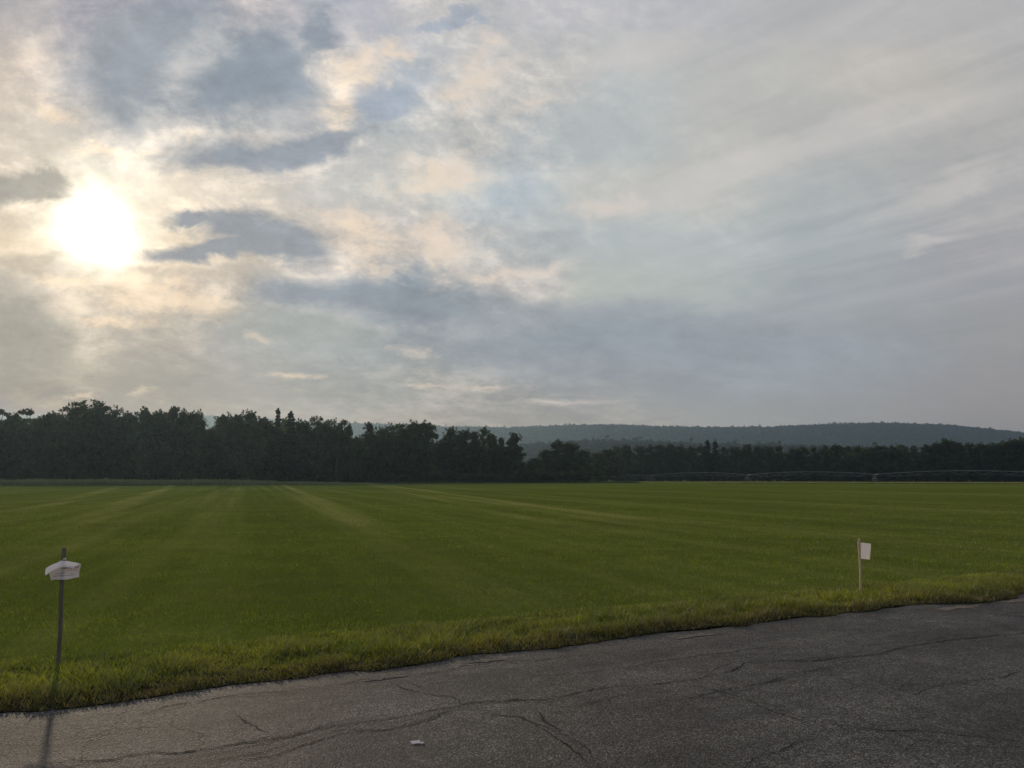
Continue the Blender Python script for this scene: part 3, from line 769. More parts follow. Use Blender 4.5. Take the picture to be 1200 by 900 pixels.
def make_hill(name, ridge, Yr, depth_front, depth_back, half, label, seed, crown, ncrown):
    """terrain rising from the plain to a ridge line at distance Yr, wooded all over"""
    xs_r = np.array([at(px, 0, Yr).x for px, _ in ridge]); zs_r = np.array([at(600, py, Yr).z for _, py in ridge])
    nx, ny = 260, 60
    gx = np.linspace(-half, half, nx); gy = np.concatenate([np.linspace(Yr - depth_front, Yr, 40), np.linspace(Yr, Yr + depth_back, 21)[1:]])
    ny = len(gy)
    def hz(x, y):
        zr = np.interp(x, xs_r, zs_r) - crown * .9
        f = np.where(y < Yr, np.clip((y - (Yr - depth_front)) / depth_front, 0, 1), np.clip(1 - (y - Yr) / depth_back, 0, 1))
        f = f * f * (3 - 2 * f)
        n = (vnoise(x + 9000, y + 9000, 420, seed, 4) - .5)
        return np.maximum(zr * f + n * zr * .30 * f * (1 - f) * 3, -.6 + 0 * x)
    X, Y = np.meshgrid(gx, gy); Z = hz(X, Y)
    i = (np.arange(ny - 1)[:, None] * nx + np.arange(nx - 1)[None]).ravel()
    o = np_mesh(name, np.stack([X, Y, Z], -1).reshape(-1, 3), [np.stack([i, i + 1, i + nx + 1, i + nx], 1)], M_SOIL, smooth=True)
    tag(o, kind='structure')
    # the canopy: lumps of crown, one mass
    rg = np.random.default_rng(seed)
    fx = rg.uniform(-1, 1, ncrown); ymid = rg.uniform(0, 1, ncrown) ** .7
    y = Yr - depth_front * .9 * (1 - ymid) + rg.uniform(0, 40, ncrown); x = fx * half * .97
    vis = np.abs(x / y) < .85
    x, y = x[vis], y[vis]
    # a close row along the skyline
    nr = int(half * .86 * 2 / (crown * .32)); xr = np.linspace(-half * .86, half * .86, nr) + rg.normal(0, crown * .3, nr)
    x = np.concatenate([x, xr]); y = np.concatenate([y, Yr + rg.normal(0, crown, nr)]); n = len(x)
    z = hz(x, y)
    r = crown * .5 * rg.lognormal(0, .22, n); hgt = r * rg.uniform(.9, 1.5, n) * np.where(rg.random(n) < .05, 1.5, 1)
    K = 20                                    # leaf-clump faces per crown
    th = rg.uniform(0, 2 * np.pi, (n, K)); ph = np.arccos(rg.uniform(-.25, 1, (n, K))); rr = rg.uniform(.65, 1.05, (n, K))
    cx = x[:, None] + r[:, None] * rr * np.sin(ph) * np.cos(th); cy = y[:, None] + r[:, None] * rr * np.sin(ph) * np.sin(th)
    cz = z[:, None] + hgt[:, None] * (.55 + rr * np.cos(ph))
    c = np.stack([cx, cy, cz], -1).reshape(-1, 3); m = len(c)
    a = rg.normal(0, 1, (m, 3)); a /= np.linalg.norm(a, axis=1)[:, None]; b = np.cross(a, rg.normal(0, 1, (m, 3))); b /= np.linalg.norm(b, axis=1)[:, None]
    sz = np.repeat(r, K)[:, None] * rg.uniform(.3, .6, (m, 1))
    V = np.stack([c + a * sz, c + b * sz * .8, c - a * sz, c - b * sz * .8], 1).reshape(-1, 3)
    f = np.arange(m)[:, None] * 4 + np.arange(4)[None]
    cols = np.repeat(rg.uniform(.7, 1.3, (n, 1)), K * 4, 0) * np.ones((1, 3))
    o2 = np_mesh('hill_woods', V, [f], M_HILL, cols)
    tag(o2, label, 'woods', kind='stuff')

make_hill('far_hill', [(-900, 540), (-300, 505), (0, 495), (240, 487), (400, 496), (540, 501.5), (600, 502), (655, 499.5), (700, 498.5), (760, 501), (800, 502), (870, 501.5), (930, 498.5), (985, 497), (1040, 498), (1075, 501), (1120, 507), (1160, 511), (1185, 515), (1300, 528), (1700, 545)],
          2600, 1000, 600, 2900, 'blue hazed woods covering the long far hill along the skyline', 71, 6.5, 42000)
make_hill('near_hill', [(-900, 537), (0, 532), (500, 530), (600, 524), (680, 517), (740, 518), (800, 521), (900, 523), (1100, 535), (1700, 548)],
          1350, 450, 350, 1500, 'darker wooded rise below the far hill and above the middle trees', 72, 7, 14000)

# ------------------------------------------------------------------ trees
M_LEAF = leafy('tree_leaf', (.032, .047, .021), (.055, .075, .02), 0.36, 0.03, rnd=.3)
M_NEEDLE = leafy('pine_needle', (.017, .028, .014), (.012, .02, .007), 0.2, 0.03, rnd=.15)
def bark_material():
    m, n, out = mat_new('bark')
    tc = n.new('ShaderNodeTexCoord').outputs['Object']
    mp = n.new('ShaderNodeMapping'); n.put(mp.inputs[0], tc); mp.inputs['Scale'].default_value = (6, 6, 1.2)
    f = n.noise(mp.outputs[0], 1.0, 5, .7)
    principled(n, out, n.ramp(f, [(.3, (.028, .022, .016)), (.7, (.085, .07, .055))])[0], .9, .1, normal=bump(n, f, .6, .05)); return m
M_BARK = bark_material()

def leaf_faces(rg, centers, radii, per, size, flat=1.0, tint=None):
    """leaf sprays spread through a set of ellipsoidal clumps"""
    n = len(centers); K = per
    d = rg.normal(0, 1, (n, K, 3)); d /= np.linalg.norm(d, axis=2)[..., None]
    rr = rg.uniform(0, 1, (n, K, 1)) ** .45
    c = (centers[:, None] + d * rr * radii[:, None, None] * np.array([1, 1, flat])).reshape(-1, 3); m = len(c)
    a = rg.normal(0, 1, (m, 3)) * np.array([1, 1, .8]); a /= np.linalg.norm(a, axis=1)[:, None]
    b = np.cross(a, rg.normal(0, 1, (m, 3))); b /= np.linalg.norm(b, axis=1)[:, None] + 1e-9
    sz = size * rg.uniform(.5, 1.25, (m, 1))
    V = np.stack([c + a * sz, c + b * sz * .55 + a * sz * .1, c - a * sz * .8, c - b * sz * .55 + a * sz * .1], 1).reshape(-1, 3)
    t = np.repeat(rg.uniform(.7, 1.3, (n, 1)), K * 4, 0) * np.repeat(rg.uniform(.8, 1.2, (m, 1)), 4, 0) * np.array([[1, 1, 1]])
    hue = np.repeat(np.repeat(rg.uniform(0, 1, (n, 1)), K, 0), 4, 0)
    t = t * (1 + (hue - .5) * np.array([[.35, .05, -.2]]))
    return V, np.arange(m)[:, None] * 4 + np.arange(4)[None], t

SHAPES = {  # height, width, crown base, clumps, clump radius, sprays, spray size, profile over crown height
    'oak':      (18, 10.0, .10, 95, 1.35, 46, .52, [(0, .55), (.2, .9), (.5, 1), (.75, .82), (.92, .48), (1, .15)]),
    'maple':    (18, 8.0, .10, 85, 1.25, 46, .50, [(0, .5), (.25, .9), (.5, 1), (.75, .75), (.92, .4), (1, .1)]),
    'dense':    (18, 9.0, .04, 115, 1.25, 50, .52, [(0, .8), (.3, 1), (.7, .95), (.9, .75), (1, .35)]),
    'ragged':   (19, 8.0, .12, 100, .85, 42, .40, [(0, .5), (.3, .9), (.6, 1), (.85, .8), (1, .45)]),
    'airy':     (18, 8.0, .28, 64, .95, 34, .42, [(0, .35), (.3, .6), (.7, 1), (.9, .9), (1, .45)]),
    'umbrella': (18, 5.5, .55, 22, .90, 46, .42, [(0, .25), (.45, .2), (.7, .75), (.88, 1), (1, .55)]),
    'poplar':   (17, 7.5, .06, 85, 1.0, 46, .46, [(0, .75), (.25, 1), (.55, .85), (.8, .6), (1, .25)]),
    'bush':     (4, 5.0, .02, 40, .62, 36, .30, [(0, .9), (.4, 1), (.75, .8), (1, .4)]),
}
PROTO = {}
def proto(kind, var):
    key = (kind, var)
    if key in PROTO: return PROTO[key]
    rg = np.random.default_rng(abs(hash(kind)) % 1 + sum(map(ord, kind)) * 13 + var * 7)
    bm = bmesh.new()
    if kind == 'pine':
        H, Wd = 18.0, 5.4
        cs, rs = [], []
        tube(bm, [(0, 0, -.3), (.05, 0, H * .3), (-.05, .05, H * .7), (0, 0, H * .97)], [.30, .24, .13, .03], 8)
        z = H * .18
        while z < H * .96:
            f = (z - H * .18) / (H * .8)
            ln = Wd * .5 * (1 - f) ** .75 * (1.0 if f > .1 else .7)
            for k in range(rg.integers(4, 7)):
                a = rg.uniform(0, 6.28); L = max(.35, ln * rg.uniform(.55, 1.2))
                tip = np.array([math.cos(a) * L, math.sin(a) * L, z + L * rg.uniform(.0, .3)])
                tube(bm, [(0, 0, z), tuple(tip)], [.05, .015], 4)
                for q in (.45, .75, 1.0):
                    cs.append(tip * [q, q, 1] + [0, 0, (z - tip[2]) * (1 - q)]); rs.append(.32 + .5 * (1 - f) * q)
            z += rg.uniform(.75, 1.25) * (1.1 - .5 * f)
        cs.append(np.array([0, 0, H * .985])); rs.append(.3)
        V, f, t = leaf_faces(rg, np.array(cs), np.array(rs), 26, .36, .55)
        mat = M_NEEDLE
    else:
        H, Wd, base, ncl, cr, per, ls, prof = SHAPES[kind]
        pf = np.array(prof)
        z = rg.uniform(0, 1, ncl) ** .85; a = rg.uniform(0, 6.28, ncl); rad = np.interp(z, pf[:, 0], pf[:, 1]) * Wd * .5
        lob = 1 + .28 * np.sin(a * 2 + rg.uniform(0, 6)) * np.sin(z * 7 + rg.uniform(0, 6)) + rg.normal(0, .10, ncl)
        r = rad * np.sqrt(rg.uniform(.08, 1, ncl)) * lob
        zz = H * base + (H * (1 - base) - cr * .8) * z
        cs = np.stack([np.cos(a) * r, np.sin(a) * r, zz], 1); cs[:, :2] += rg.normal(0, .02 * Wd, 2)
        rs = cr * rg.uniform(.6, 1.25, ncl) * (Wd / SHAPES[kind][1])
        if kind in ('ragged', 'poplar', 'maple', 'dense', 'oak'):      # twiggy shoots standing over the crown
            nt = {'ragged': 26, 'poplar': 12, 'maple': 9, 'dense': 10, 'oak': 8}[kind]
            ta = rg.uniform(0, 6.28, nt); tr = Wd * .42 * np.sqrt(rg.random(nt))
            tz = H * (1.0 - .16 * (tr / (Wd * .42)) ** 2) + rg.uniform(-.6, .7, nt)
            cs = np.concatenate([cs, np.stack([np.cos(ta) * tr, np.sin(ta) * tr, tz], 1)]); rs = np.concatenate([rs, rg.uniform(.3, .6, nt)])
        big = rs > .62 if kind != 'bush' else rs > 0
        V, f, t = leaf_faces(rg, cs[big], rs[big], per, ls, .8)
        if (~big).any():
            V2, f2, t2 = leaf_faces(rg, cs[~big], rs[~big], 14, ls * .72, 1.2)
            f = np.concatenate([f, f2 + len(V)]); V = np.concatenate([V, V2]); t = np.concatenate([t, t2])
        mat = M_LEAF
        # trunk and limbs
        tr0 = .30 if kind != 'bush' else .05
        bend = rg.normal(0, .25, 2) * (1 if kind != 'bush' else .2)
        pts = [(0, 0, -.3), (bend[0] * .3, bend[1] * .3, H * .25), (bend[0], bend[1], H * .55), (bend[0] * .6, bend[1] * .8, H * .86)]
        tube(bm, pts, [tr0 * 1.25, tr0, tr0 * .6, tr0 * .15], 8)
        for k in rg.choice(len(cs), min(26, len(cs)), replace=False):
            c = cs[k]; zs = max(H * .12, min(c[2] - .25 * math.hypot(c[0], c[1]) - .6, H * .8))
            fz = zs / (H * .86)
            p0 = np.array([bend[0] * min(1, fz * 1.4), bend[1] * min(1, fz * 1.4), zs]); mid = (p0 + c) / 2 + rg.normal(0, .15, 3)
            tube(bm, [tuple(p0), tuple(mid), tuple(c)], [tr0 * .32, tr0 * .2, tr0 * .06], 5)
    V = np.asarray(V); 
    trunk = bpy.data.meshes.new('trunk'); bm.to_mesh(trunk); bm.free(); trunk.materials.append(M_BARK)
    for p in trunk.polygons: p.use_smooth = True
    crown = np_mesh('crown', V, [f], mat, t, link=False)
    ztop = np.sort(V[:, 2])[int(len(V) * .997)]
    PROTO[key] = (trunk, crown, ztop, float(np.ptp(V[:, 0])))
    return PROTO[key]

TREE_N = [0]
NAMES = {'pine': ('pine_tree', 'pine'), 'bush': ('shrub', 'shrub')}
def tree(px, py, Y, width, kind, label, group=None, var=None):
    TREE_N[0] += 1; k = TREE_N[0]
    trunk, crown, zt, w0 = proto(kind, (k % 3) if var is None else var)
    top = at(px, py, Y)
    nm, cat = NAMES.get(kind, ('broadleaf_tree', 'tree'))
    root = empty(nm, (top.x, Y, 0), random.uniform(0, 6.28)); tag(root, label, cat, group)
    sx = width / w0 * 1.12; sz = top.z / zt
    root.scale = (sx, sx, sz)
    for pn, me in (('trunk', trunk), ('crown', crown)):
        o = bpy.data.objects.new(pn, me); COL.objects.link(o); o.parent = root
    return root

GL = 'trees along the front of the left wood'
LEFT = [
    (-26, 483, 190, 10, 'oak', 'broad tree at the far left end of the wood, mostly outside the picture'),
    (3, 480, 186, 7.5, 'airy', 'open crowned tree at the left picture edge with sky showing through'),
    (17, 486, 193, 8, 'oak', 'low rounded tree between the two open crowned trees at the left end'),
    (33, 480, 187, 8, 'airy', 'arched open crown with a bright sky hole beneath its right side'),
    (48, 488, 193, 8, 'oak', 'low tree under the bright sky hole near the left end'),
    (61, 483, 187, 7.5, 'oak', 'flat domed tree left of the tall ragged trees'),
    (72, 488, 193, 7, 'maple', 'plain dark tree tucked between the flat dome and the ragged trees'),
    (83, 474, 185, 7, 'ragged', 'feathery tree on the left shoulder of the tallest ragged tree'),
    (105, 469.5, 184, 9.5, 'ragged', 'tallest tree of the left wood with a ragged feathery top'),
    (122, 473, 186, 7.5, 'ragged', 'ragged tree just right of the tallest feathery one'),
    (137, 476, 185, 5.5, 'ragged', 'thin ragged tree with bare twigs at the right end of the feathery group'),
    (152, 483, 190, 8, 'oak', 'level topped tree right of the ragged feathery group'),
    (170, 478, 188, 8, 'maple', 'tree with one small raised tuft under the little pale cloud'),
    (187, 481, 191, 8, 'oak', 'level topped tree right of the one with the raised tuft'),
    (204, 477.5, 188, 8, 'maple', 'slightly higher bumpy tree midway along the level topped stretch'),
    (217, 479.5, 190, 7, 'maple', 'bumpy tree second left of the notch with the blue hill'),
    (229, 481, 190, 6.5, 'oak', 'rounded tree on the left lip of the notch with the blue hill'),
    (238, 492, 191, 4.5, 'maple', 'short sloping tree forming the left side of the hill notch'),
    (247, 502, 196, 7, 'oak', 'low tree at the bottom of the notch with the blue hill'),
    (264, 485, 198, 8, 'oak', 'rounded tree on the right lip of the hill notch'),
    (279, 486.5, 200, 8, 'maple', 'even topped tree second right of the hill notch'),
    (293, 481.5, 198, 8, 'oak', 'higher domed tree left of the two dark pines'),
    (309, 489.5, 202, 7, 'maple', 'lower tree between the high dome and the spindly pine'),
    (326, 479.5, 200, 4.2, 'pine', 'spindly dark pine with a lopsided narrow tip'),
    (341, 483.5, 201, 5.4, 'pine', 'cone shaped dark pine just right of the spindly one'),
    (356, 492, 204, 7.5, 'oak', 'low rounded tree right of the cone shaped pine'),
    (372, 488, 205, 6, 'ragged', 'twiggy topped tree left of the umbrella shaped crown'),
    (383, 493, 207, 6, 'maple', 'plain tree squeezed between the twiggy top and the umbrella crown'),
    (395, 489.5, 206, 4.5, 'umbrella', 'tree with a small umbrella tuft on a thin bare neck'),
    (397, 498, 209, 6, 'oak', 'low tree in front of the umbrella tufted one'),
    (409, 496, 211, 4.8, 'maple', 'narrow tree left of the second small gap in the wood'),
    (419, 511, 214, 6, 'oak', 'low tree filling the second small gap in the wood'),
    (433, 496, 219, 7, 'maple', 'pointed tree on the right side of the second small gap'),
    (447, 501, 223, 7, 'oak', 'lower tree between the pointed one and the serrated crowns'),
    (459, 496, 225, 6.5, 'ragged', 'serrated crown in the middle of the dark centre group'),
    (471, 496.5, 227, 7, 'ragged', 'serrated crown touching the big block shaped tree'),
    (485, 494, 229, 8, 'dense', 'left half of the big block shaped pair of dark trees'),
    (500, 494.5, 229, 8.5, 'dense', 'right half of the big block shaped pair, steep on its right side'),
    (515, 516, 236, 6, 'oak', 'low tree in the gap right of the big block shaped pair'),
    (529, 501, 241, 8, 'oak', 'rounded tree right of the gap beside the block shaped pair'),
    (544, 503, 243, 8, 'oak', 'broad tree in front of the left end of the visible far ridge'),
    (556, 506, 246, 6, 'maple', 'small headed tree left of the sharp tufted one'),
    (567, 501, 245, 6.5, 'ragged', 'sharp tufted tree left of the slit before the freestanding tree'),
    (577, 509, 248, 5, 'maple', 'thin tree on the left edge of the slit before the freestanding tree'),
    (587, 513, 249, 5, 'maple', 'slim tree standing in the slit left of the freestanding tree'),
    (602, 507.5, 246, 9, 'poplar', 'freestanding dark tree with two tufts at the top and a wide skirt'),
    (627, 536, 256, 7, 'oak', 'low tree in the dip right of the freestanding tree'),
    (641, 527, 263, 8, 'oak', 'left rounded tree of the lower middle clump before the hill'),
    (653, 515, 268, 8, 'maple', 'highest tree of the lower middle clump before the hill'),
    (668, 518, 270, 9, 'oak', 'broad rounded tree right of the highest one in the lower clump'),
    (684, 527, 274, 9, 'oak', 'sloping tree at the right end of the lower middle clump'),
]
for T in LEFT:
    tree(*T, group='trees of the left and middle wood')

# the darker wood on the right, a level line of crowns
prof_x = [690, 705, 720, 735, 760, 790, 815, 850, 870, 900, 925, 950, 980, 1000, 1040, 1075, 1090, 1108, 1130, 1160, 1175, 1195, 1240]
prof_y = [530, 527, 523, 521, 522, 519, 523, 523, 521, 522.5, 524, 523, 520.5, 522.5, 521.5, 522.5, 518.5, 515.5, 519, 518.5, 516.5, 513.5, 514]
ORD = ['first', 'second', 'third', 'fourth', 'fifth', 'sixth', 'seventh', 'eighth', 'ninth', 'tenth', 'eleventh', 'twelfth', 'thirteenth', 'fourteenth', 'fifteenth', 'sixteenth', 'seventeenth', 'eighteenth', 'nineteenth', 'twentieth', 'twenty-first', 'twenty-second', 'twenty-third', 'twenty-fourth', 'twenty-fifth']
GR = 'trees of the long dark wood on the right'
tree(829, 516.5, 366, 6, 'pine', 'left of the twin dark pines rising over the right wood', GR)
tree(838, 516, 366, 6.5, 'pine', 'right of the twin dark pines rising over the right wood', GR)
tree(1108, 514.5, 318, 12, 'oak', 'highest dome over the right wood, above the right end of the boom', GR, 1)
tree(1197, 513, 306, 11, 'oak', 'dark domed tree cut by the right picture edge', GR, 2)
xl = sorted([x for x in np.arange(698, 828, 12.5)])
for i, x in enumerate(reversed(xl)):
    tree(x + random.uniform(-2, 2), float(np.interp(x, prof_x, prof_y)) + random.uniform(-.6, 1.5), 366 + random.uniform(-8, 8) - max(0, 740 - x) * 1.3, random.uniform(7.5, 10), random.choice(['oak', 'maple', 'dense', 'oak']),
         '%s dark rounded tree to the left of the twin pines' % ORD[i], GR)
for i, x in enumerate(np.arange(849, 1098, 13.0)):
    tree(x + random.uniform(-2, 2), float(np.interp(x, prof_x, prof_y)) + random.uniform(-.6, 1.5), np.interp(x, [850, 1000, 1100], [362, 345, 322]) + random.uniform(-8, 8), random.uniform(7.5, 10), random.choice(['oak', 'maple', 'dense', 'oak']),
         '%s dark rounded tree to the right of the twin pines' % ORD[i], GR)
for i, x in enumerate((1122, 1136, 1149, 1162, 1174, 1185)):
    tree(x, float(np.interp(x, prof_x, prof_y)) + random.uniform(-.4, 1.0), np.interp(x, [1100, 1200], [320, 308]) + random.uniform(-5, 5), random.uniform(8, 10), random.choice(['oak', 'maple', 'dense']),
         '%s dark tree right of the highest dome of the right wood' % ORD[i], GR)
tree(1215, 516, 306, 11, 'oak', 'dark tree beyond the right picture edge beside the cut domed tree', GR)

# shrubs at the foot of the wood
SH = [(452, 554, 214, 6), (472, 556, 218, 6), (492, 555, 222, 6), (508, 552, 226, 7), (523, 551, 228, 7), (541, 555, 230, 7), (560, 554, 232, 7), (578, 555, 233, 6), (594, 557, 234, 6), (612, 554, 236, 6), (628, 552, 238, 7), (645, 553, 240, 7), (662, 552, 244, 7), (680, 554, 246, 7), (697, 552, 262, 8)]
SHL = ['small shrub at the left end of the row below the centre wood'] + ['%s shrub from the left in the row below the centre wood' % ORD[i] for i in range(1, len(SH) - 1)] + ['round shrub at the right end of the row below the centre wood']
for (x, y, Y, w), l in zip(SH, SHL):
    tree(x, y, Y, w, 'bush', l, 'shrubs at the foot of the wood')

# the inside of the wood behind the front trees: one dim mass
rg = np.random.default_rng(91)
cs, rs = [], []
prof = sorted([(t[0], t[1], t[2]) for t in LEFT]) + [(x, y, 370 if x < 900 else np.interp(x, [900, 1240], [355, 312])) for x, y in zip(prof_x, prof_y)]
pxs, pys, pYs = (np.array(a, float) for a in zip(*prof))
for x in np.arange(-120, 1290, 4.2):
    for row in range(3):
        Y = float(np.interp(x, pxs, pYs)) + 9 + row * 9 + rg.uniform(-3, 3)
        lo = max(np.interp(x + dxx, pxs, pys) for dxx in (-10, -5, 0, 5, 10)) + rg.uniform(9, 18)
        p = at(x + rg.uniform(-3, 3), lo, Y)
        zt = p.z; z = 1.0
        while z < zt:
            cs.append((p.x + rg.normal(0, 1.1), Y + rg.normal(0, 1.2), z)); rs.append(rg.uniform(1.1, 2.0)); z += rg.uniform(1.0, 1.9)
V, f, t = leaf_faces(rg, np.array(cs), np.array(rs), 13, .95, .8)
wm = np_mesh('woodland', V, [f], M_LEAF, t)
tag(wm, 'dim mass of foliage filling the wood behind the front row of trees', 'woodland', kind='stuff')

# ------------------------------------------------------------------ centre-pivot irrigation boom
def metal(name, c, rough=.45):
    m, n, out = mat_new(name)
    pos = n.new('ShaderNodeNewGeometry').outputs['Position']
    f = n.noise(pos, 3.0, 5, .6)
    principled(n, out, n.ramp(f, [(.3, tuple(k * .75 for k in c)), (.7, c)])[0], rough, .5, .6); return m
M_GALV = metal('galvanised_steel', (.26, .275, .285), .7)
M_TYRE = metal('tyre_rubber', (.025, .025, .025), .85); 
M_HOSE = metal('drop_hose', (.06, .06, .065), .7)
boom = empty('irrigation_boom', (0, 0, 0)); tag(boom, 'long galvanised irrigation boom arching on wheeled towers in front of the right wood', 'irrigation boom')
TX = [at(752, 0, 340).x, at(856, 0, 298).x, at(994, 0, 256).x, at(1196, 0, 214).x]
TY = [340, 298, 256, 214]
tw = [Vector((x, y, 0)) for x, y in zip(TX, TY)]
step = tw[2] - tw[1]
boom.location = tw[0]
tw = [tw[0] - step * .55] + tw + [tw[3] + step]
O = boom.location
PIPE_Z = 2.75; RISE = 1.0
dirb = step.normalized(); perp = Vector((-dirb.y, dirb.x, 0))
for k in range(len(tw) - 1):
    a, b = tw[k] - O, tw[k + 1] - O
    rise = RISE if k else .25
    def P(f, dz=0, off=0.0): 
        return a.lerp(b, f) + perp * off + Vector((0, 0, PIPE_Z + rise * 4 * f * (1 - f) + dz))
    bm = bmesh.new(); tube(bm, [P(i / 24) for i in range(25)], .075, 8)
    span = bm_obj('span_pipe', bm, M_GALV, boom, True)
    bm = bmesh.new(); nseg = 8
    for sgn in (-1, 1):
        low = [P(i / nseg, -1.05 if 0 < i < nseg else -.1, sgn * (.55 if 0 < i < nseg else .05)) for i in range(nseg + 1)]
        tube(bm, low, .018, 5)
        for i in range(1, nseg):
            tube(bm, [low[i], P((i - .5) / nseg)], .018, 4); tube(bm, [low[i], P((i + .5) / nseg)], .018, 4)
    for i in range(1, nseg):
        tube(bm, [P(i / nseg, -1.05, -.55), P(i / nseg, -1.05, .55)], .025, 4)
    bm_obj('truss', bm, M_GALV, span)
    for i in range(1, 15):
        f = i / 15
        bm = bmesh.new(); tube(bm, [P(f, .10), P(f, .26, .12), P(f, .10, .26), P(f, -1.35, .28)], .022, 5); 
        tube(bm, [P(f, -1.35, .28), P(f, -1.5, .28)], [.05, .03], 6)
        bm_obj('drop_hose', bm, M_HOSE, span)
for k in range(1, len(tw) - 1):
    c = tw[k] - O
    t = empty('wheel_tower', c); t.parent = boom
    fr = bmesh.new()
    tube(fr, [perp * -1.9 + Vector((0, 0, .75)), perp * 1.9 + Vector((0, 0, .75))], .08, 6)
    box(fr, (0, 0, 1.35), (.3, .25, .4))
    bm_obj('base_beam', fr, M_GALV, t)
    for sgn in (-1, 1):
        for q in (-.45, .45):
            lg = bmesh.new(); tube(lg, [perp * sgn * 1.75 + dirb * 0 + Vector((0, 0, .8)), dirb * q + Vector((0, 0, PIPE_Z))], .05, 6)
            bm_obj('leg', lg, M_GALV, t)
        wh = bmesh.new(); w0 = perp * sgn * 1.9 + Vector((0, 0, .55))
        # lugged tyre rolling square to the boom
        ring = []
        NR = 20
        for i in range(NR):
            th = 2 * math.pi * i / NR; lug = .03 if i % 2 else 0
            rr = (.34, .50 + lug, .55 + lug, .50 + lug, .34)
            ring.append([wh.verts.new(w0 + (perp * math.cos(th) + Vector((0, 0, 1)) * math.sin(th)) * r + dirb * o) for r, o in zip(rr, (-.14, -.15, 0, .15, .14))])
        for i in range(NR):
            A, B = ring[i], ring[(i + 1) % NR]
            for j in range(4): wh.faces.new((A[j], A[j + 1], B[j + 1], B[j]))
            wh.faces.new((A[4], A[0], B[0], B[4]))
        wo_ = bm_obj('wheel', wh, M_TYRE, t)
        rim = bmesh.new(); tube(rim, [w0 - dirb * .05, w0 + dirb * .05], .35, 16); tube(rim, [w0 - dirb * .16, w0 + dirb * .16], .09, 8)
        bm_obj('rim', rim, M_GALV, wo_)
        wo_.parent = t

# ------------------------------------------------------------------ marker stakes with paper notices
def wood(name, lo, hi):
    m, n, out = mat_new(name)
    tc = n.new('ShaderNodeTexCoord').outputs['Object']
    mp = n.new('ShaderNodeMapping'); n.put(mp.inputs[0], tc); mp.inputs['Scale'].default_value = (90, 90, 6)
    f = n.noise(mp.outputs[0], 1.0, 6, .65, .4)
    principled(n, out, n.ramp(f, [(.3, lo), (.7, hi)])[0], .8, .2, normal=bump(n, f, .4, .002)); return m
M_GREYWOOD = wood('weathered_wood', (.07, .058, .045), (.18, .15, .12))
M_TANWOOD = wood('new_lath', (.42, .29, .17), (.68, .50, .32))
def paper_material(name, lo, hi, tw):
    m, n, out = mat_new(name)
    pos = n.new('ShaderNodeNewGeometry').outputs['Position']
    f = n.noise(pos, 25, 4, .6); g = n.noise(pos, 7, 4, .6)
    b = n.ramp(n.m('ADD', n.m('MULTIPLY', f, .4), n.m('MULTIPLY', g, .6)), [(.3, lo), (.65, hi)])[0]
    d = n.new('ShaderNodeBsdfDiffuse'); n.put(d.inputs[0], b); n.put(d.inputs['Normal'], bump(n, g, .6, .01))
    t = n.new('ShaderNodeBsdfTranslucent'); n.put(t.inputs[0], (.86, .80, .76))
    gl = n.new('ShaderNodeBsdfGlossy'); gl.inputs['Roughness'].default_value = .25
    m1 = n.new('ShaderNodeMixShader'); m1.inputs[0].default_value = tw
    n.nt.links.new(d.outputs[0], m1.inputs[1]); n.nt.links.new(t.outputs[0], m1.inputs[2])
    m2 = n.new('ShaderNodeMixShader'); m2.inputs[0].default_value = .06
    n.nt.links.new(m1.outputs[0], m2.inputs[1]); n.nt.links.new(gl.outputs[0], m2.inputs[2])
    n.nt.links.new(m2.outputs[0], out.inputs['Surface']); return m
M_PAPER = paper_material('white_paper', (.80, .78, .78), (.93, .92, .93), .5)
M_SHEET = paper_material('shaded_paper', (.58, .53, .52), (.80, .75, .745), .28)  # same paper as the flaps, its shading put into a darker colour
def ink(name, c):
    m, n, out = mat_new(name)
    pos = n.new('ShaderNodeNewGeometry').outputs['Position']
    principled(n, out, n.mix(n.noise(pos, 200, 3), c, tuple(k * 1.6 + .02 for k in c)), .7, .2); return m
M_INK = ink('faded_print', (.16, .10, .10)); M_RED = ink('dark_red_print', (.14, .035, .03))
M_STAPLE = metal('staple_steel', (.6, .6, .62), .3)

def sheet_bm(grid, thick=.0012):
    """a bent sheet with real thickness from a grid of points (rows x cols)"""
    g = np.array([[tuple(p) for p in row] for row in grid]); r, c, _ = g.shape
    bm = bmesh.new()
    lay = []
    for off in (-thick / 2, thick / 2):
        lay.append([[bm.verts.new(g[i, j] + np.array([0, off, 0])) for j in range(c)] for i in range(r)])
    for k, L in enumerate(lay):
        for i in range(r - 1):
            for j in range(c - 1):
                q = (L[i][j], L[i][j + 1], L[i + 1][j + 1], L[i + 1][j])
                bm.faces.new(q if k == 0 else q[::-1])
    rim = [(0, j) for j in range(c)] + [(i, c - 1) for i in range(1, r)] + [(r - 1, j) for j in range(c - 2, -1, -1)] + [(i, 0) for i in range(r - 2, 0, -1)]
    for a, b in zip(rim, rim[1:] + rim[:1]):
        bm.faces.new((lay[0][a[0]][a[1]], lay[1][a[0]][a[1]], lay[1][b[0]][b[1]], lay[0][b[0]][b[1]]))
    return bm

def bilerp(c00, c01, c11, c10, n, m, bulge=None):
    """corners top-left, top-right, bottom-right, bottom-left"""
    out = []
    for i in range(n):
        row = []
        for j in range(m):
            v, u = i / (n - 1), j / (m - 1)
            p = (Vector(c00) * (1 - u) + Vector(c01) * u) * (1 - v) + (Vector(c10) * (1 - u) + Vector(c11) * u) * v
            if bulge: p = p + Vector(bulge(u, v))
            row.append(p)
        out.append(row)
    return out

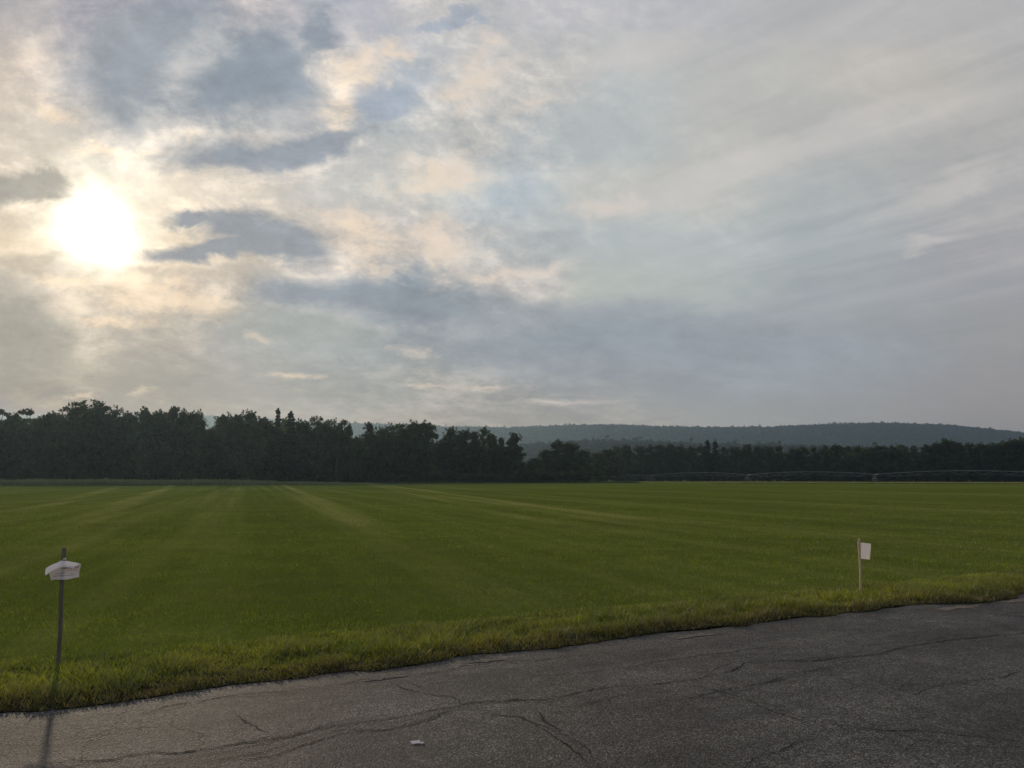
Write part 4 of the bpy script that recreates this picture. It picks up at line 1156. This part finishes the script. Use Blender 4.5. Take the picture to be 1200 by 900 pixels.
# left stake: everything measured in metres from its foot, x right, z up
B1 = ground(68, 783); Y1 = B1.y
stake = empty('marker_stake', B1); tag(stake, 'grey weathered wooden stake with a folded white paper notice, on the left verge', 'stake')
def L1(px, py, dy=0.0):
    p = at(px, py, Y1); return Vector((p.x - B1.x, dy, p.z - B1.z))
top1 = L1(75, 641.5)
bm = bmesh.new()
hw = .0115
secs = []
for f, tw_, k in ((-.18, 0, 1), (0, .02, 1), (.3, .05, 1.0), (.62, .02, .97), (.97, .06, 1), (1.0, .06, .86)):
    c = top1 * f; wob = Vector((.004 * math.sin(f * 7), 0, 0))
    secs.append([bm.verts.new(c + wob + Vector((sx * hw * k * math.cos(tw_) , sy * hw * .8 * k + sx * .004, 0))) for sx, sy in ((-1, -1), (1, -1), (1, 1), (-1, 1))])
for A, Bq in zip(secs, secs[1:]):
    for j in range(4): bm.faces.new((A[j], A[(j + 1) % 4], Bq[(j + 1) % 4], Bq[j]))
bm.faces.new(secs[0][::-1]); bm.faces.new(secs[-1])
bmesh.ops.recalc_face_normals(bm, faces=bm.faces)
bm_obj('post', bm, M_GREYWOOD, stake)
fy = -.024
def wrap(u, v): return (0, .05 * abs(u - .42) ** 1.5 - .0, .004 * math.sin(u * 9 + v * 3))
main = bilerp(L1(57.5, 667, fy), L1(94.5, 660.5, fy), L1(92.2, 677, fy), L1(60, 680.2, fy), 9, 15,
              lambda u, v: (.002 * math.sin(v * 8), .06 * abs(u - .45) ** 1.4, .010 * math.sin(u * 3.14) * (1 - v) * 1.8 + .004 * math.sin(u * 8) * v))
notice = bm_obj('paper_notice', sheet_bm(main), M_SHEET, stake, False)
# the top of the sheet has flopped forward in two wings
fl = bilerp(L1(56.3, 665.2, fy - .004), L1(73.6, 656.5, fy - .006), L1(75.0, 663.8, fy - .032), L1(58.8, 673.2, fy - .036), 6, 8, lambda u, v: (0, -.012 * math.sin(v * 2.6), .003 * math.sin(u * 5)))
bm_obj('folded_flap', sheet_bm(fl), M_PAPER, notice)
fr2 = bilerp(L1(73.4, 656.5, fy - .006), L1(95.3, 659.4, fy - .004), L1(91.6, 664.6, fy - .034), L1(74.8, 663.8, fy - .032), 6, 8, lambda u, v: (0, -.012 * math.sin(v * 2.6), .003 * math.sin(u * 4)))
bm_obj('folded_flap', sheet_bm(fr2), M_PAPER, notice)
# what is left of the faded print
def surf(u, v, lift=.0016):
    i = v * 8; j = u * 14; i0, j0 = min(int(i), 7), min(int(j), 13); a, b = i - i0, j - j0
    g = main
    p = (g[i0][j0] * (1 - b) + g[i0][j0 + 1] * b) * (1 - a) + (g[i0 + 1][j0] * (1 - b) + g[i0 + 1][j0 + 1] * b) * a
    return p + Vector((0, -lift, 0))
def print_line(bm, u0, u1, v, h, seed, gap=.3):
    rg = random.Random(seed); u = u0
    while u < u1:
        w = rg.uniform(.012, .05); e = min(u1, u + w); hh = h * rg.uniform(.6, 1.1)
        m = max(1, int((e - u) / .02))
        for k in range(m):
            ua, ub = u + (e - u) * k / m, u + (e - u) * (k + 1) / m
            bm.faces.new([bm.verts.new(surf(*q)) for q in ((ua, v - hh / 2), (ub, v - hh / 2), (ub, v + hh / 2), (ua, v + hh / 2))])
        u = e + rg.uniform(.006, .02) * (1 + gap)
bm = bmesh.new(); print_line(bm, .46, .95, .24, .13, 4, 1.0); bm_obj('heading_print', bm, M_RED, notice)
bm = bmesh.new()
print_line(bm, .24, .56, .56, .06, 8); print_line(bm, .14, .50, .73, .07, 9); print_line(bm, .44, .86, .74, .05, 10); print_line(bm, .6, .9, .42, .035, 11)
bm_obj('body_print', bm, M_INK, notice)
bm = bmesh.new()
tube(bm, [L1(76.2, 656.4, fy - .006), L1(76.6, 654.2, fy - .012), L1(78.4, 654.0, fy - .012), L1(78.6, 656.2, fy - .006)], .0028, 6)
box(bm, L1(77.4, 654.8, fy + .002), (.02, .006, .018))
bm_obj('staple', bm, M_STAPLE, stake)

# right stake: thin new lath with a white square of paper on its right side
B2 = ground(1008.4, 699); Y2 = B2.y
lath = empty('marker_lath', B2); tag(lath, 'thin tan wooden lath with a square white paper flag, on the right verge', 'stake')
def L2(px, py, dy=0.0):
    p = at(px, py, Y2); return Vector((p.x - B2.x, dy, p.z - B2.z))
bm = bmesh.new(); secs = []
for px, py, w in ((1008.6, 706, .010), (1008.4, 690, .011), (1008.3, 672, .011), (1007.6, 655, .013), (1006.9, 640, .019), (1006.7, 635, .020), (1007.2, 630.5, .006)):
    c = L2(px, py)
    secs.append([bm.verts.new(c + Vector((sx * w, sy * .006, 0))) for sx, sy in ((-1, -1), (1, -1), (1, 1), (-1, 1))])
for A, Bq in zip(secs, secs[1:]):
    for j in range(4): bm.faces.new((A[j], A[(j + 1) % 4], Bq[(j + 1) % 4], Bq[j]))
bm.faces.new(secs[0][::-1]); bm.faces.new(secs[-1]); bmesh.ops.recalc_face_normals(bm, faces=bm.faces)
bm_obj('post', bm, M_TANWOOD, lath)
fg = bilerp(L2(1007.2, 635.6, -.009), L2(1021, 637.2, .02), L2(1020.8, 656.0, .03), L2(1007.9, 654.6, -.009), 8, 8, lambda u, v: (0, .012 * math.sin(u * 5 + v * 2), 0))
flag = bm_obj('paper_flag', sheet_bm(fg), M_PAPER, lath)
bm = bmesh.new()
for zz in (641, 650):
    box(bm, L2(1007.6, zz, -.0125), (.014, .004, .005))
bm_obj('staple', bm, M_STAPLE, lath)

# a flattened scrap of paper on the asphalt
C = ground(488, 871, RZ)
scrap = None
rgp = np.random.default_rng(6)
bm = bmesh.new()
def scrap_piece(bm, cx, cy, rx, ry, n=14):
    top = []; bot = []
    for k in range(n):
        a = 2 * math.pi * k / n; r = rgp.uniform(.65, 1.15)
        p = Vector((cx + math.cos(a) * rx * r, cy + math.sin(a) * ry * r, .005 + rgp.uniform(0, .006)))
        top.append(bm.verts.new(p)); bot.append(bm.verts.new(p - Vector((0, 0, .004))))
    ct = bm.verts.new((cx, cy, .012)); cb = bm.verts.new((cx, cy, .001))
    for k in range(n):
        j = (k + 1) % n
        bm.faces.new((top[k], top[j], ct)); bm.faces.new((bot[j], bot[k], cb)); bm.faces.new((top[k], bot[k], bot[j], top[j]))
scrap_piece(bm, -.006, .002, .032, .026); scrap_piece(bm, .034, -.012, .014, .012, 9)
sc_ = bm_obj('paper_scrap', bm, M_PAPER); sc_.location = C
tag(sc_, 'small flattened pale scrap of paper lying on the asphalt', 'litter')

# ------------------------------------------------------------------ evening haze
def haze_material():
    m = bpy.data.materials.new('evening_haze'); m.use_nodes = True; nt = m.node_tree; nt.nodes.clear()
    v = nt.nodes.new('ShaderNodeVolumePrincipled'); v.inputs['Color'].default_value = HAZE_C + (1,); v.inputs['Density'].default_value = HAZE
    v.inputs['Anisotropy'].default_value = HAZE_G
    o = nt.nodes.new('ShaderNodeOutputMaterial'); nt.links.new(v.outputs[0], o.inputs['Volume']); return m
bm = bmesh.new(); box(bm, (0, 0, 103), (2 * G + 40, 2 * G + 40, 208))
hz_ = bm_obj('haze', bm, haze_material()); tag(hz_, kind='stuff')
tag(hz_, 'thin blue evening haze over the field and the hills', 'haze')
